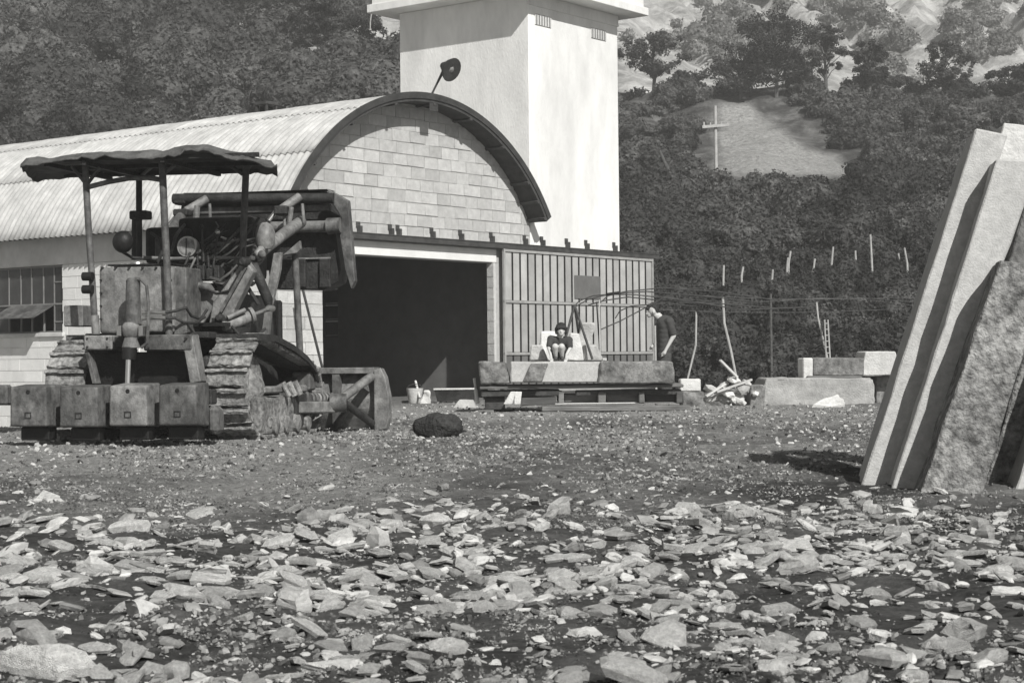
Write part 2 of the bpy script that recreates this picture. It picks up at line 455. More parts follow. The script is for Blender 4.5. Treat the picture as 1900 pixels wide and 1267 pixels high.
def block_rows(x0, x1, z0, z1, shift=0, ragged=True):
    rows = int(round((z1 - z0) / BH)); bh = (z1 - z0) / rows
    for r in range(rows):
        x = x0 - (BW_ / 2 if (r + shift) % 2 else 0)
        while x < x1 - .02:
            w = BW_ * (1 + (random.uniform(-.2, .2) if ragged else 0))
            a, bb = max(x, x0), min(x + w, x1)
            if bb - a > .06:
                yield a + JT, z0 + r * bh + JT, bb - JT, z0 + (r + 1) * bh - JT
            x += w
for (a, c, bb, d) in block_rows(.02, 6.58, 2.79, 5.22):
    wob = random.uniform(-.012, .012)
    pl = clip([(a, c + wob), (bb, c + wob * .5), (bb, d - random.uniform(0, .006)), (a, d - random.uniform(0, .006))], CU, CZ, RW - .03)
    if len(pl) >= 3:
        area = abs(sum(pl[i][0] * pl[(i + 1) % len(pl)][1] - pl[(i + 1) % len(pl)][0] * pl[i][1] for i in range(len(pl)))) / 2
        if area > .006:
            MB().prism([(u, 0 - random.uniform(0, .007), z) for u, z in pl], (0, .05, 0)).build('block', 'block', gw)
for (a, c, bb, d) in block_rows(.012, 1.03, 0.02, 2.44, 1):
    pr = random.uniform(0, .007)
    MB().box(a, -pr, c, bb, .05, d).build('block', 'block', gw)
# jamb (reveal) on the far side of the doorway
jb = MB().box(5.44, -.03, -.3, 5.502, .12, 2.457).build('jamb', 'concrete', shop)
for k in range(12):
    MB().box(5.432, -.034, .01 + k * .2, 5.46, .112, .01 + k * .2 + .188).build('block', 'block', jb)
MB().box(-.004, -.02, 2.462, 5.55, .3, 2.70).build('lintel', 'plaster', shop, bevel=.008)
# door track with brackets
tr = MB().box(.9, -.16, 2.715, 10.75, -.04, 2.80).box(.9, -.17, 2.80, 10.75, -.02, 2.815).build('door_track', 'track', shop)
for px in (672, 731, 745, 808, 861, 918, 980, 1012, 1058, 1094, 1146):
    u, z = gl(px, 450 + (px - 900) * .066, -.1)
    MB().box(u - .025, -.09, 2.818, u + .025, -.006, 2.93).box(u - .045, -.02, 2.90, u + .045, -.004, 3.0).build('bracket', 'track', tr)
# sliding door: frame, single sheets, ribs
door = MB()
D0, D1, DZ0, DZ1 = 5.58, 10.52, .12, 2.69
VD = -.13
for z in (DZ0, .80, 1.74, DZ1 - .03): door.box(D0, VD - .035, z, D1, VD + .0, z + .045)
for u in (D0 - .0, D1 - .04): door.box(u, VD - .037, DZ0, u + .04, VD + .004, DZ1 + .02)
dr = door.build('sliding_door', 'doorframe', shop)
NP = 21
for k in range(NP):
    w = (D1 - D0 - .08) / NP; u0 = D0 + .04 + k * w
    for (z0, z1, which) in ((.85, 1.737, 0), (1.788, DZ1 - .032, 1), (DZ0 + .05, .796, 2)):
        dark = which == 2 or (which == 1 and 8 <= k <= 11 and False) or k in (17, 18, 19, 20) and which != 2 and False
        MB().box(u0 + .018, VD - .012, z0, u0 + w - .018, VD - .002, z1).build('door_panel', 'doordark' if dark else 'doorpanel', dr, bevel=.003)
    MB().box(u0 - .016, VD - .024 if k else VD - .022, DZ0 + .05, u0 + .016, VD - .006, DZ1 - .03).build('door_rib', 'black', dr)
MB().box(7.78, VD - .03, 1.86, 8.62, VD - .024, 2.30).build('patch_sheet', 'doordark', dr, bevel=.002)
# long wall towards the loader, window cut out
WV0, WV1, WZ0, WZ1 = 5.18, 8.3, 1.27, 2.44
mb = MB()
mb.box(.012, .26, -.7, .25, WV0, WZ1); mb.box(.012, WV0, -.7, .25, WV1, WZ0); mb.box(.012, WV1, -.7, .25, LEN, WZ1)
lw = mb.build('long_wall', 'plaster', shop)
MB().box(-.015, .262, WZ1 + .002, .25, LEN, 3.03).build('ring_beam', 'concrete', shop, bevel=.01)
for (a, c, bb, d) in block_rows(.27, 9.4, -.60, 2.43, 0):
    if bb > WV0 - .01 and a < WV1 and d > WZ0 - .01:
        if a < WV0 - .1 and bb > WV0 - .01: bb = WV0 - .002
        else: continue
    if bb < 3.2 and not (.0 < a < 1.2): continue
    if d < -.42: continue
    MB().box(-random.uniform(0, .005), a, c, .06, bb, d).build('block', 'plaster', lw)
MB().box(-.05, WV0 - .05, WZ0 - .07, .1, WV1 + .05, WZ0 - .004).build('window_sill', 'concrete', shop, bevel=.006)
win = MB()
cols = [WV0 + .02]
for px in (96, 76, 54, 34, 12):
    p = onpl(px, 540, G0, UU) - G0; cols.append(p.dot(VV))
while cols[-1] < WV1 - .3: cols.append(cols[-1] + .30)
cols.append(WV1)
rows = [WZ0 + .01, 1.45, 1.76, 2.10, WZ1 - .01]
x0 = .05
for c in cols: win.box(x0, c - .012, WZ0, x0 + .03, c + .012, WZ1)
for z in (WZ0, 1.755, WZ1 - .03): win.box(x0 - .004, WV0, z, x0 + .034, WV1, z + .028)
win.box(x0 - .003, WV0, 1.45, x0 + .03, cols[1], 1.47); win.box(x0 - .003, WV0, 2.14, x0 + .03, cols[1], 2.16); win.box(x0 - .003, cols[-2], 2.1, x0 + .03, WV1, 2.12)
wf = win.build('window', 'winframe', shop)
for i in range(len(cols) - 1):
    for (z0, z1) in ((1.785, WZ1 - .032), (WZ0 + .03, 1.752)):
        if z0 < 1.5 and 1 <= i <= 4: continue
        MB().box(x0 + .012, cols[i] + .014, z0, x0 + .018, cols[i + 1] - .014, z1).build('pane', 'glassdark', wf)
# open hopper sash
hs = MB()
a0, a1 = cols[1] + .02, cols[5] - .02
hs.hexa([(x0, a0, 1.74), (x0, a1, 1.74), (x0 - .42, a1, 1.52), (x0 - .42, a0, 1.52)], [(x0, a0, 1.755), (x0, a1, 1.755), (x0 - .42, a1, 1.535), (x0 - .42, a0, 1.535)])
hs.build('hopper_sash', 'rust', wf)
# narrow lattice window close to the gable corner
w2 = MB()
wf2 = MB().box(-.03, .62, 1.0, -.006, .64, 2.0).box(-.03, 1.36, 1.0, -.006, 1.38, 2.0).box(-.032, .6, .98, -.006, 1.4, 1.0).box(-.032, .6, 2.0, -.006, 1.4, 2.02).build('lattice_window', 'winframe_dark', shop)
for i in range(4):
    for j in range(5):
        MB().box(-.022, .645 + i * .18, 1.005 + j * .2, -.008, .645 + i * .18 + .155, 1.005 + j * .2 + .175).build('pane', 'glassreflect', wf2)
# inside: far long wall with a window, back wall, floor
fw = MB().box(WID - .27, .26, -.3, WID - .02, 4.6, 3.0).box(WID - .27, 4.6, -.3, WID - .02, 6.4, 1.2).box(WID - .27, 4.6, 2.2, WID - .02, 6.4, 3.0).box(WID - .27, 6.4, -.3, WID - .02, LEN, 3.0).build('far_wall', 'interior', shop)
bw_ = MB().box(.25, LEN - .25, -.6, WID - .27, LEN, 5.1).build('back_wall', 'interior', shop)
iw = MB()
for k in range(5): iw.box(WID - .2, 4.6 + k * .43, 1.2, WID - .17, 4.64 + k * .43, 2.2)
for k in range(4): iw.box(WID - .205, 4.6, 1.2 + k * .32, WID - .165, 6.4, 1.235 + k * .32)
iwf = iw.build('rear_window', 'winframe_dark', shop)
for i in range(4):
    for j in range(3):
        MB().box(WID - .19, 4.645 + i * .43, 1.24 + j * .32, WID - .183, 5.025 + i * .43, 1.51 + j * .32).build('pane', 'glassdark', iwf)
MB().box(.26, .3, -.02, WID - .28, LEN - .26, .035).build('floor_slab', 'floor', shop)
# vault roof from single corrugated sheets
roof = MB()
for v in np.arange(.12, LEN, 1.1):                       # ribs under the sheets
    roof.tube([(arc(R(a), RO - .16)[0], v, arc(R(a), RO - .16)[1]) for a in np.linspace(34, 151, 24)], .035, 6)
for a in (40, 58, 76, 94, 112, 130, 148):
    u, z = arc(R(a), RO - .09); roof.box(u - .03, -.26, z - .03, u + .03, LEN, z + .03)
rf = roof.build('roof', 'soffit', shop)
AL, AR, NR = 153.0, 33.6, 6
SW, PITCHC = 1.12, .14
da = (AL - AR) / NR
def sheet_mesh(row):
    a_hi = AL - row * da; a_lo = a_hi - da                # from left eave (row 0) over the ridge
    left = (a_hi + a_lo) / 2 > 90
    nx, na = 49, 7
    V, Fc = [], []
    for s_ in (0, 1):
        for j in range(na):
            t = j / (na - 1)
            a = a_lo + (a_hi - a_lo) * t
            ov = 2.2                                       # lap
            lapt = t if left else 1 - t                    # lower edge laps over the sheet below
            a = a + (ov * max(0, (t - .8) / .2) if left else -ov * max(0, (.2 - t) / .2))
            lift = .004 + .020 * lapt
            for i in range(nx):
                w = (SW + .06) * i / (nx - 1)
                rr = RO - .03 + lift + .024 * math.sin(2 * math.pi * w / PITCHC) - s_ * .009
                u, z = arc(R(a), rr); V.append((u, w, z))
    nn = na * nx
    for s_ in (0, 1):
        for j in range(na - 1):
            for i in range(nx - 1):
                q = [s_ * nn + j * nx + i, s_ * nn + j * nx + i + 1, s_ * nn + (j + 1) * nx + i + 1, s_ * nn + (j + 1) * nx + i]
                Fc.append(q if s_ else q[::-1])
    for i in range(nx - 1):
        Fc.append([i, i + 1, nn + i + 1, nn + i]); k = (na - 1) * nx + i; Fc.append([k + 1, k, nn + k, nn + k + 1])
    for j in range(na - 1):
        k = j * nx; Fc.append([k + nx, k, nn + k, nn + k + nx]); k += nx - 1; Fc.append([k, k + nx, nn + k + nx, nn + k])
    me = npmesh('roof_sheet', V, Fc, True); me.materials.append(mt['roofsheet']); return me
for row in range(NR):
    me = sheet_mesh(row)
    for k in range(13):
        if row == NR - 1 and 0 < k < 3: pass
        put('roof_sheet', me, None, rf, (0, -.40 + k * SW, (k % 2) * .004))
# verge: dark ring under the sheet ends
def ring(r0, r1, v0, v1, a0, a1, nseg):
    q = MB(); P = []
    for a in np.linspace(a0, a1, nseg + 1):
        for (r, v) in ((r0, v0), (r1, v0), (r1, v1), (r0, v1)):
            u, z = arc(R(a), r); P.append((u, v, z))
    Fq = []
    for i in range(nseg):
        for k in range(4):
            k2 = (k + 1) % 4; Fq.append((i * 4 + k, i * 4 + k2, i * 4 + 4 + k2, i * 4 + 4 + k))
    Fq += [(3, 2, 1, 0), tuple(nseg * 4 + k for k in range(4))]
    return q.add(P, Fq)
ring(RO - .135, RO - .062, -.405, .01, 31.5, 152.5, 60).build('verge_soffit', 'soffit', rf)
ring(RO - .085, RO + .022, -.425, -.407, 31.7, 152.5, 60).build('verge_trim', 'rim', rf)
for a in (32, 37.5, 44, 58, 73, 88, 103, 120, 137):
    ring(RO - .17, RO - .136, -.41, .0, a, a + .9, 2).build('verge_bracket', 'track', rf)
# gutter board along the left eave
eu, ez = arc(R(AL), RO - .02)
MB().box(eu + .02, -.2, ez - .13, eu + .07, LEN, ez - .02).build('eave_board', 'rim', rf)
# lamp on a bent arm above the verge
lp0 = gl(800, 172, -.35); lp1 = gl(836, 122, -.55)
lm = empty('yard_lamp', G0, R(90) - A0)
tag(lm, 'yard lamp with round metal shade on slanted arm above the arched gable', 'lamp')
MB().tube([(lp0[0], -.35, lp0[1] - .05), (lp0[0] + .12, -.38, lp0[1] + .16), (lp1[0] - .1, -.5, lp1[1] - .06)], [.018, .018, .03], 8).build('arm', 'rim', lm, smooth=True)
ax = Vector((-.05, -.86, -.42)).normalized()
c0 = Vector((lp1[0] - .1, -.5, lp1[1] - .02))
sh = MB(); prof = [(0, .05), (.06, .085), (.10, .10), (.16, .16), (.24, .21), (.25, .205), (.17, .15)]
sh.tube([c0 + ax * (t - .06) for t, r in prof], [r for t, r in prof], 20)
sh.build('lamp_shade', 'rim', lm, smooth=True)
MB().ball(c0 + ax * .12, .09, 2).build('bulb', 'lampglass', lm, smooth=True)
MB().box(lp0[0] - .1, -.40, lp0[1] - .32, lp0[0] + .12, -.385, lp0[1] - .04).build('mounting_plate', 'rim', lm)
# vent cowl on the ridge
vp = G0 + UU * 3.2 + VV * 3.4
vc = empty('ridge_vent', (vp.x, vp.y, CZ + RO + .0), R(90) - A0); tag(vc, 'small dark vent cowl standing on the roof ridge beside the tower', 'vent')
MB().box(-.16, -.16, .16, .16, .16, .22).build('cap', 'track', vc, bevel=.01)
for sx in (-1, 1):
    for sy in (-1, 1):
        MB().box(sx * .12 - .02, sy * .12 - .02, -.05, sx * .12 + .02, sy * .12 + .02, .16).build('post', 'track', vc)
MB().box(-.08, -.08, -.05, .08, .08, .14).build('flue', 'black', vc)

# ------------------------------------------------------------------ tower
tw = empty('tower', G0 + UU * 6.61, R(90) - A0)
tag(tw, 'tall pale rendered tower with overhanging flat roof behind the vaulted shed', 'tower')
TW, TD, TZ = 2.95, 3.15, 7.5
mb = MB()
mb.box(0, .0, -.3, TW, TD, TZ)
mb.build('wall', 'tower', tw, bevel=.012)
MB().box(-.45, -.45, TZ + .003, TW + .45, TD + .45, TZ + .16).box(-.38, -.38, TZ + .16, TW + .38, TD + .38, TZ + .34).build('roof', 'tower', tw, bevel=.01)
MB().box(-.012, -.014, 7.28, TW + .012, .03, 7.497).build('cornice', 'tower', tw)
for px, py in ((1007, 39), (1110, 64)):
    p = onpl(px, py, G0, VV) - G0; u = p.dot(UU) - 6.61; z = p.z
    vf = MB().box(u - .25, -.018, z - .10, u + .25, -.003, z + .10).build('vent', 'concrete', tw)
    for k in range(6):
        MB().box(u - .23 + k * .082, -.028, z - .09, u - .205 + k * .082, -.019, z + .09).build('vent_bar', 'winframe', vf)
st = MB().beam((TW + .02, .5, 6.75), (TW + .62, .5, 7.35), .05, .05).beam((TW + .02, .5, 7.33), (TW + .95, .5, 7.4), .06, .06)
st.build('roof_strut', 'polewhite', tw)
# insulator bracket hanging at the left eave corner
ins = MB().tube([(-.42, TD + .35, TZ), (-.45, TD + .36, TZ - .2), (-.44, TD + .37, TZ - .3)], .012, 6).ball((-.44, TD + .37, TZ - .33), .028, 1)
ins.build('insulator', 'polewhite', tw, smooth=True)


# ------------------------------------------------------------------ crawler loader (local: x right, y forward, z up)
HD = R(13)
LO = Vector((-3.42, 16.5, 0))
LD, LR = Vector((math.sin(HD), math.cos(HD), 0)), Vector((math.cos(HD), -math.sin(HD), 0))
ld = empty('crawler_loader', LO, -HD)
tag(ld, 'old muddy crawler loader with dark canopy, raised bucket and rear ripper blocks', 'loader')
def L(px, py, y):
    p = onpl(px, py, LO + LD * y, LD) - LO
    return Vector((p.dot(LR), y, p.z))
def lbox(mbo, x0, y0, x1, y1, ya, yb):
    a, b_ = L(x0, y1, ya), L(x1, y0, ya)
    return mbo.box(a.x, ya, a.z, b_.x, yb, b_.z)
def PXR(r, y): return r * (16.5 + y) / F                  # pixel radius at that depth
def rod(pts, r, n=10, m=None):
    return (m or MB()).tube([L(*p) for p in pts], [PXR(k, p[2]) for k, p in zip(r if isinstance(r, list) else [r] * len(pts), pts)], n)
def rough(me, amp, cuts, sc_=4, seed=0):
    bm = bmesh.new(); bm.from_mesh(me)
    bmesh.ops.subdivide_edges(bm, edges=bm.edges[:], cuts=cuts, use_grid_fill=True)
    bm.normal_update()
    for v in bm.verts:
        q = v.co * sc_
        d = float(fbm(q.x + q.z * 1.3 + seed, q.y - q.z * .7, 3, seed)) - .5
        v.co += v.normal * d * amp
    bm.to_mesh(me); bm.free(); return me
# tracks
c1, c2 = (.47, .49, .44), (1.78, .36, .31)
hp = []
for k in range(720):
    a = 2 * math.pi * k / 720
    dy, dz = math.cos(a), math.sin(a)
    s1, s2 = c1[0] * dy + c1[1] * dz + c1[2], c2[0] * dy + c2[1] * dz + c2[2]
    c = c1 if s1 > s2 else c2
    hp.append((c[0] + c[2] * dy, c[1] + c[2] * dz))
seg = [math.dist(hp[i], hp[(i + 1) % 720]) for i in range(720)]
tot = sum(seg); NS = int(tot / .168)
def alongtrack(s):
    s %= tot; i = 0
    while s > seg[i]: s -= seg[i]; i += 1
    p, q = hp[i], hp[(i + 1) % 720]; t = s / max(seg[i], 1e-9)
    return p[0] + (q[0] - p[0]) * t, p[1] + (q[1] - p[1]) * t
shoe_mes = []
for k in range(4):
    q = MB(); w = .205
    q.box(-w, -.079, -.022, w, .079, .012); q.box(-w, -.079, .008, w, -.05, .05); q.box(-w, .058, .008, w, .074, .026)
    me = q.mesh('track_shoe', bevel=.006); bm = bmesh.new(); bm.from_mesh(me)
    bmesh.ops.subdivide_edges(bm, edges=[e for e in bm.edges if e.calc_length() > .2], cuts=6, use_grid_fill=True)
    for v in bm.verts: v.co += Vector((0, random.uniform(-1, 1), random.uniform(-.5, 1))) * .009
    bm.to_mesh(me); bm.free(); me.materials.append(mt['mud']); shoe_mes.append(me)
for side, xc in ((1, .82), (-1, -.80)):
    tk = MB()
    inner = [(y, z) for y, z in hp[::12]]
    cy, cz = sum(p[0] for p in inner) / len(inner), sum(p[1] for p in inner) / len(inner)
    chain = MB(); P = []
    for (y, z) in inner:
        d = Vector((cy - y, cz - z)).normalized() * .07; P.append((y + d.x, z + d.y)) 
    for i in range(len(inner)):                            # link chain as a band
        (ya, za), (yb, zb) = inner[i], inner[(i + 1) % len(inner)]; (yc, zc), (yd, zd) = P[i], P[(i + 1) % len(inner)]
        chain.hexa([(xc - .09, ya, za), (xc + .09, ya, za), (xc + .09, yc, zc), (xc - .09, yc, zc)], [(xc - .09, yb, zb), (xc + .09, yb, zb), (xc + .09, yd, zd), (xc - .09, yd, zd)])
    tk = chain.build('track', 'rustdark', ld)
    for k in range(NS):
        s = tot * k / NS; y, z = alongtrack(s); y2, z2 = alongtrack(s + .02)
        ty, tz = y2 - y, z2 - z; L_ = math.hypot(ty, tz)
        o = put('track_shoe', random.choice(shoe_mes), None, tk)
        nv = Vector((0, tz / L_, -ty / L_)); tv = Vector((0, ty / L_, tz / L_))
        mtx = Matrix((Vector((-1, 0, 0)), tv, nv)).transposed().to_4x4(); 
        mtx = Matrix([[mtx[r_][c_] for c_ in range(4)] for r_ in range(4)]); mtx.translation = Vector((xc, y, z)) + nv * .02
        o.matrix_local = mtx
    xo = xc + side * .10
    # sprocket, idler, rollers, track frame
    for nm, c, rr in (('sprocket', c1, .30), ('idler', c2, .22)):
        q = MB().tube([(xc - .06, c[0], c[1]), (xc + .06, c[0], c[1])], rr, 22)
        q.tube([(xc + side * .06, c[0], c[1]), (xc + side * .12, c[0], c[1]), (xc + side * .17, c[0], c[1])], [rr * .62, rr * .5, rr * .2], 18)
        q.build(nm, 'mud' if nm == 'sprocket' else 'rust', ld, smooth=True)
    for k in range(4):
        MB().tube([(xc - .12, .62 + k * .33, .16), (xc + .13 * side + .0, .62 + k * .33, .16)], .10, 14).build('track_roller', 'mud', ld, smooth=True)
    q = MB().box(xc - .10, .35, .16, xc + .10, 1.85, .40).box(min(xo, xo + side * .07), .45, .09, max(xo, xo + side * .07), 1.75, .36)
    q.build('track_frame', 'mud', ld, bevel=.03, seg=2, subdiv=4, jitter=.018, smooth=True)
    # mud packed over the frame
    me = MB().box(min(xo, xo + side * .10), .34, .05, max(xo, xo + side * .10), 1.22, .40).mesh('caked_mud', bevel=.03, seg=2)
    rough(me, .045, 9, 5, 3); put('caked_mud', me, 'mud', ld)
    for p in me.polygons: p.use_smooth = True
    MB().box(min(xo, xo + side * .10), 1.30, .10, max(xo, xo + side * .10), 1.62, .42).build('frame_plate', 'rustdark', ld, bevel=.01)
    for k in range(3):
        MB().tube([(xo - side * .02, .98 + k * .15, .46), (xo + side * .10, .98 + k * .15, .52), (xo + side * .15, .98 + k * .15, .40)], [.03, .035, .03], 8).build('mud_clod', 'mud', ld, smooth=True, jitter=.01)
    # fender sloping to the front
    xs0, xs1 = xc - .20, xc + .22
    prof = [(.25, 1.0), (.7, .99), (1.2, .90), (1.6, .79), (1.84, .68), (1.9, .58)]
    q = MB(); P = []
    for (y, z) in prof: P += [(xs0, y, z), (xs1, y, z), (xs1, y, z - .05), (xs0, y, z - .05)]
    Fq = [(i * 4 + k, i * 4 + (k + 1) % 4, i * 4 + 4 + (k + 1) % 4, i * 4 + 4 + k) for i in range(len(prof) - 1) for k in range(4)] + [(3, 2, 1, 0), tuple(len(prof) * 4 - 4 + k for k in range(4))]
    q.add(P, Fq)
    xe = xs1 if side > 0 else xs0
    for i in range(len(prof) - 1):
        (ya, za), (yb, zb) = prof[i], prof[i + 1]
        q.hexa([(xe - .012, ya, za - .05), (xe + .012, ya, za - .05), (xe + .012, ya, za - .065), (xe - .012, ya, za - .065)], [(xe - .012, yb, zb - .05), (xe + .012, yb, zb - .05), (xe + .012, yb, zb - .065), (xe - .012, yb, zb - .065)])
    if side > 0: q.build('fender', 'rustdark', ld, smooth=True)
# body between the tracks
MB().box(-.52, .25, .30, .54, 2.15, .80).build('transmission_case', 'rustdark', ld, bevel=.03)
MB().box(-.42, .95, .80, .44, 2.35, 1.42).build('engine_hood', 'rustdark', ld, bevel=.05, seg=2)
MB().box(-.62, .06, .96, .62, .95, 1.02).build('platform', 'rustdark', ld, bevel=.008)
MB().box(-.45, 2.352, .72, .47, 2.44, 1.38).build('radiator_guard', 'black', ld, bevel=.02)
# rear crosshead: beam and legs
q = MB(); lbox(q, 155, 622, 207, 650, -.16, .05); q.build('crosshead_block', 'rustlight', ld, bevel=.012)
q = MB(); lbox(q, 207, 624, 266, 646, -.10, .05); q.build('crosshead_link', 'rustdark', ld, bevel=.01)
q = MB(); lbox(q, 266, 620, 355, 651, -.14, .05); q.build('crosshead_beam', 'rust', ld, bevel=.012)
q = MB().prism([L(330, 651, -.13), L(356, 621, -.13), L(372, 708, -.13), L(352, 712, -.13), L(341, 651, -.13)], (0, .16, 0)); q.build('crosshead_leg', 'rustlight', ld, bevel=.008)
q = MB().prism([L(156, 651, -.13), L(164, 651, -.13), L(179, 712, -.13), L(171, 712, -.13)], (0, .1, 0)); q.build('crosshead_leg', 'rust', ld, bevel=.005)
q = MB(); lbox(q, 160, 652, 345, 790, .10, .2); q.build('rear_case', 'black', ld)
# ripper blocks and beam
q = MB(); lbox(q, -14, 722, 392, 752, -.42, -.28); q.build('ripper_beam', 'rustdark', ld, bevel=.012)
q = MB(); lbox(q, -14, 714, 12, 752, -.52, -.40); q.build('beam_end', 'rust', ld, bevel=.02)
q = MB(); lbox(q, 384, 752, 404, 806, -.45, -.25); q.build('beam_end', 'rust', ld, bevel=.04, jitter=.012)
for (x0, y0, x1, y1, mm) in ((18, 717, 86, 791, 'rust'), (110, 718, 181, 792, 'rust'), (202, 715, 272, 790, 'rustlight'), (294, 714, 364, 789, 'rust')):
    a, b_ = L(x0, y1, -.72), L(x1, y0, -.72)
    q = MB().hexa([(a.x, -.72, a.z), (b_.x, -.72, a.z), (b_.x + .0, -.425, a.z - .02), (a.x - .01, -.425, a.z - .02)], [(a.x + .006, -.72, b_.z), (b_.x - .006, -.72, b_.z), (b_.x + .0, -.425, b_.z + .02), (a.x, -.425, b_.z + .02)])
    rb = q.build('ripper_block', mm, ld, bevel=.022, seg=3, smooth=True)
    cx = (a.x + b_.x) / 2
    MB().tube([(cx - .0, -.722, b_.z - .05), (cx, -.70, b_.z - .05)], .02, 14).build('pin_hole', 'black', rb)  # black disc on the face stands in for the shade inside the hole
    w_ = MB()
    for (u0, v0, u1, v1) in ((-.032, -.028, .032, -.02), (-.032, .02, .032, .028), (-.032, -.02, -.024, .02), (.024, -.02, .032, .02)):
        w_.box(cx + u0, -.727, a.z + .10 + v0, cx + u1, -.719, a.z + .10 + v1)
    w_.build('cast_mark', 'rustdark', rb)
    MB().box(cx - .14, -.60, a.z - .13, cx + .14, -.44, a.z - .012).build('shank_foot', 'black', rb, bevel=.01)
# ripper cylinder
q = rod([(247, 516, -.22), (247, 520, -.22), (247, 601, -.22)], [9, 13, 14.5], 18); q.build('ripper_cylinder', 'rust', ld, smooth=True)
q = rod([(243, 598, -.24), (243, 604, -.24), (243, 613, -.24), (243, 624, -.24)], [12, 16, 16, 13], 18); rod([(243, 624, -.24), (243, 645, -.24)], [11, 17], 18, q); q.build('cylinder_trunnion', 'rustlight', ld, smooth=True)
for x_ in (216, 256): q = MB(); lbox(q, x_, 604, x_ + 8, 624, -.28, -.16); q.build('trunnion_cap', 'hosemetal', ld, bevel=.006)
rod([(240, 645, -.26), (239, 667, -.27)], [14, 12], 16).build('cylinder_gland', 'black', ld, smooth=True)
rod([(239, 664, -.27), (237, 722, -.3)], 5.6, 16).build('piston_rod', 'chrome', ld, smooth=True)
rod([(250, 517, -.24), (262, 519, -.25), (272, 530, -.26), (275, 560, -.26), (275, 600, -.26), (273, 636, -.26), (262, 645, -.26)], 3.2, 8).build('hydraulic_pipe', 'rust', ld, smooth=True)
for yy in (580, 590):
    rod([(264, yy, -.2), (285, yy - 1, -.2), (308, yy, -.2)], 4.2, 10).build('hose_fitting', 'hosemetal', ld, smooth=True)
rod([(306, 580, -.2), (325, 577, -.15), (345, 571, -.1), (355, 586, 0), (372, 592, .1), (384, 575, .2)], 2.8, 10).build('hydraulic_hose', 'rustdark', ld, smooth=True)
rod([(306, 590, -.2), (325, 590, -.15), (340, 598, -.1), (362, 600, 0), (380, 588, .15)], 2.8, 10).build('hydraulic_hose', 'rustdark', ld, smooth=True)
# fuel tank
q = MB(); lbox(q, 184, 493, 321, 619, 0.0, .42); q.build('fuel_tank', 'rustlight', ld, bevel=.035, seg=3, smooth=True)
q = rod([(255, 487, .15), (255, 494, .15)], [13, 15], 16); q.build('tank_cap', 'hosemetal', ld, smooth=True)
q = MB(); lbox(q, 200, 488, 320, 494, .04, .4); q.build('tank_lid', 'black', ld)
q = MB(); lbox(q, 322, 496, 345, 622, .05, .4); q.build('tank_bracket', 'rust', ld, bevel=.01)
for yy in (513, 537): rod([(154, yy, -.05), (172, yy, -.05)], [8, 8.5], 14).build('tail_lamp', 'black', ld, smooth=True)
q = MB(); lbox(q, 118, 566, 153, 606, .6, .9); q.build('tool_box', 'rustlight', ld, bevel=.01)
# canopy posts
rod([(158, 308, 0), (164, 420, 0), (171, 520, 0), (177, 618, 0)], 6.5, 10).build('canopy_post', 'rust', ld, smooth=True)
rod([(176, 585, 0), (178, 620, 0)], 8, 10).build('post_sleeve', 'rustlight', ld, smooth=True)
rod([(301, 304, 0), (305, 400, -.03), (310, 500, -.05), (314, 632, -.05)], 7, 10).build('canopy_post', 'rust', ld, smooth=True)
rod([(258, 305, 1.0), (258, 480, 1.0)], 6, 10).build('canopy_post', 'rustdark', ld, smooth=True)
rod([(457, 300, .7), (453, 400, .72), (450, 484, .75)], 6.5, 10).build('canopy_post', 'rust', ld, smooth=True)
rod([(165, 347, 0), (200, 338, .05), (240, 331, .05), (275, 330, .05), (301, 334, 0)], 5, 10).build('canopy_brace', 'rust', ld, smooth=True)
for a, b_ in (((133, 309, 0), (158, 340, 0)), ((185, 311, 0), (163, 341, 0)), ((326, 306, 0), (306, 321, 0)), ((284, 308, .6), (262, 326, .95)), ((420, 302, .7), (450, 324, .7)), ((470, 302, .7), (457, 316, .7))):
    rod([a, b_], 3.4, 8).build('canopy_brace', 'rust', ld, smooth=True)
q = MB(); lbox(q, 239, 390, 271, 407, .95, 1.1); q.build('rain_cap', 'rustdark', ld, bevel=.012)
rod([(254, 405, 1.05), (254, 482, 1.05)], [9.5, 10], 14).build('exhaust_stack', 'rustdark', ld, smooth=True)
# canopy sheet, sagging and ragged along the rear edge
TOPR = [(36, 293), (70, 290), (110, 287), (150, 280), (185, 276), (215, 279), (240, 281), (285, 276), (330, 271), (352, 268), (371, 263), (392, 271), (420, 279), (460, 287), (490, 291), (514, 294)]
nxx, nyy = 46, 12
P = []
for s_ in (0, 1):
    for j in range(nyy):
        y = -.28 + 1.42 * j / (nyy - 1)
        for i in range(nxx):
            px = 36 + (514 - 36) * i / (nxx - 1)
            py = np.interp(px, [t[0] for t in TOPR], [t[1] for t in TOPR])
            p = L(px, py, -.28)
            z = p.z * (1 - .55 * j / (nyy - 1)) + 2.70 * .55 * j / (nyy - 1) + (float(vnoise(i * .5, j * .6, 3)) - .5) * .05
            ed = min(i, nxx - 1 - i, j, nyy - 1 - j)
            if ed == 0: z -= .045 + .03 * float(vnoise(i * 1.3, j * 1.1, 4))
            rag = (float(vnoise(i * .9, 3, 7)) - .5) * .05 if j == 0 else 0
            P.append((L(px * (1 - j / (nyy - 1)) + (60 + (px - 36) * 455 / 478) * j / (nyy - 1), 300, y).x, y + rag, z - s_ * .018))
nn = nxx * nyy; Fq = []
for s_ in (0, 1):
    for j in range(nyy - 1):
        for i in range(nxx - 1):
            k = s_ * nn + j * nxx + i; f = (k, k + 1, k + nxx + 1, k + nxx); Fq.append(f if not s_ else f[::-1])
bd = [i for i in range(nxx)] + [j * nxx + nxx - 1 for j in range(1, nyy)] + [(nyy - 1) * nxx + i for i in range(nxx - 2, -1, -1)] + [j * nxx for j in range(nyy - 2, 0, -1)]
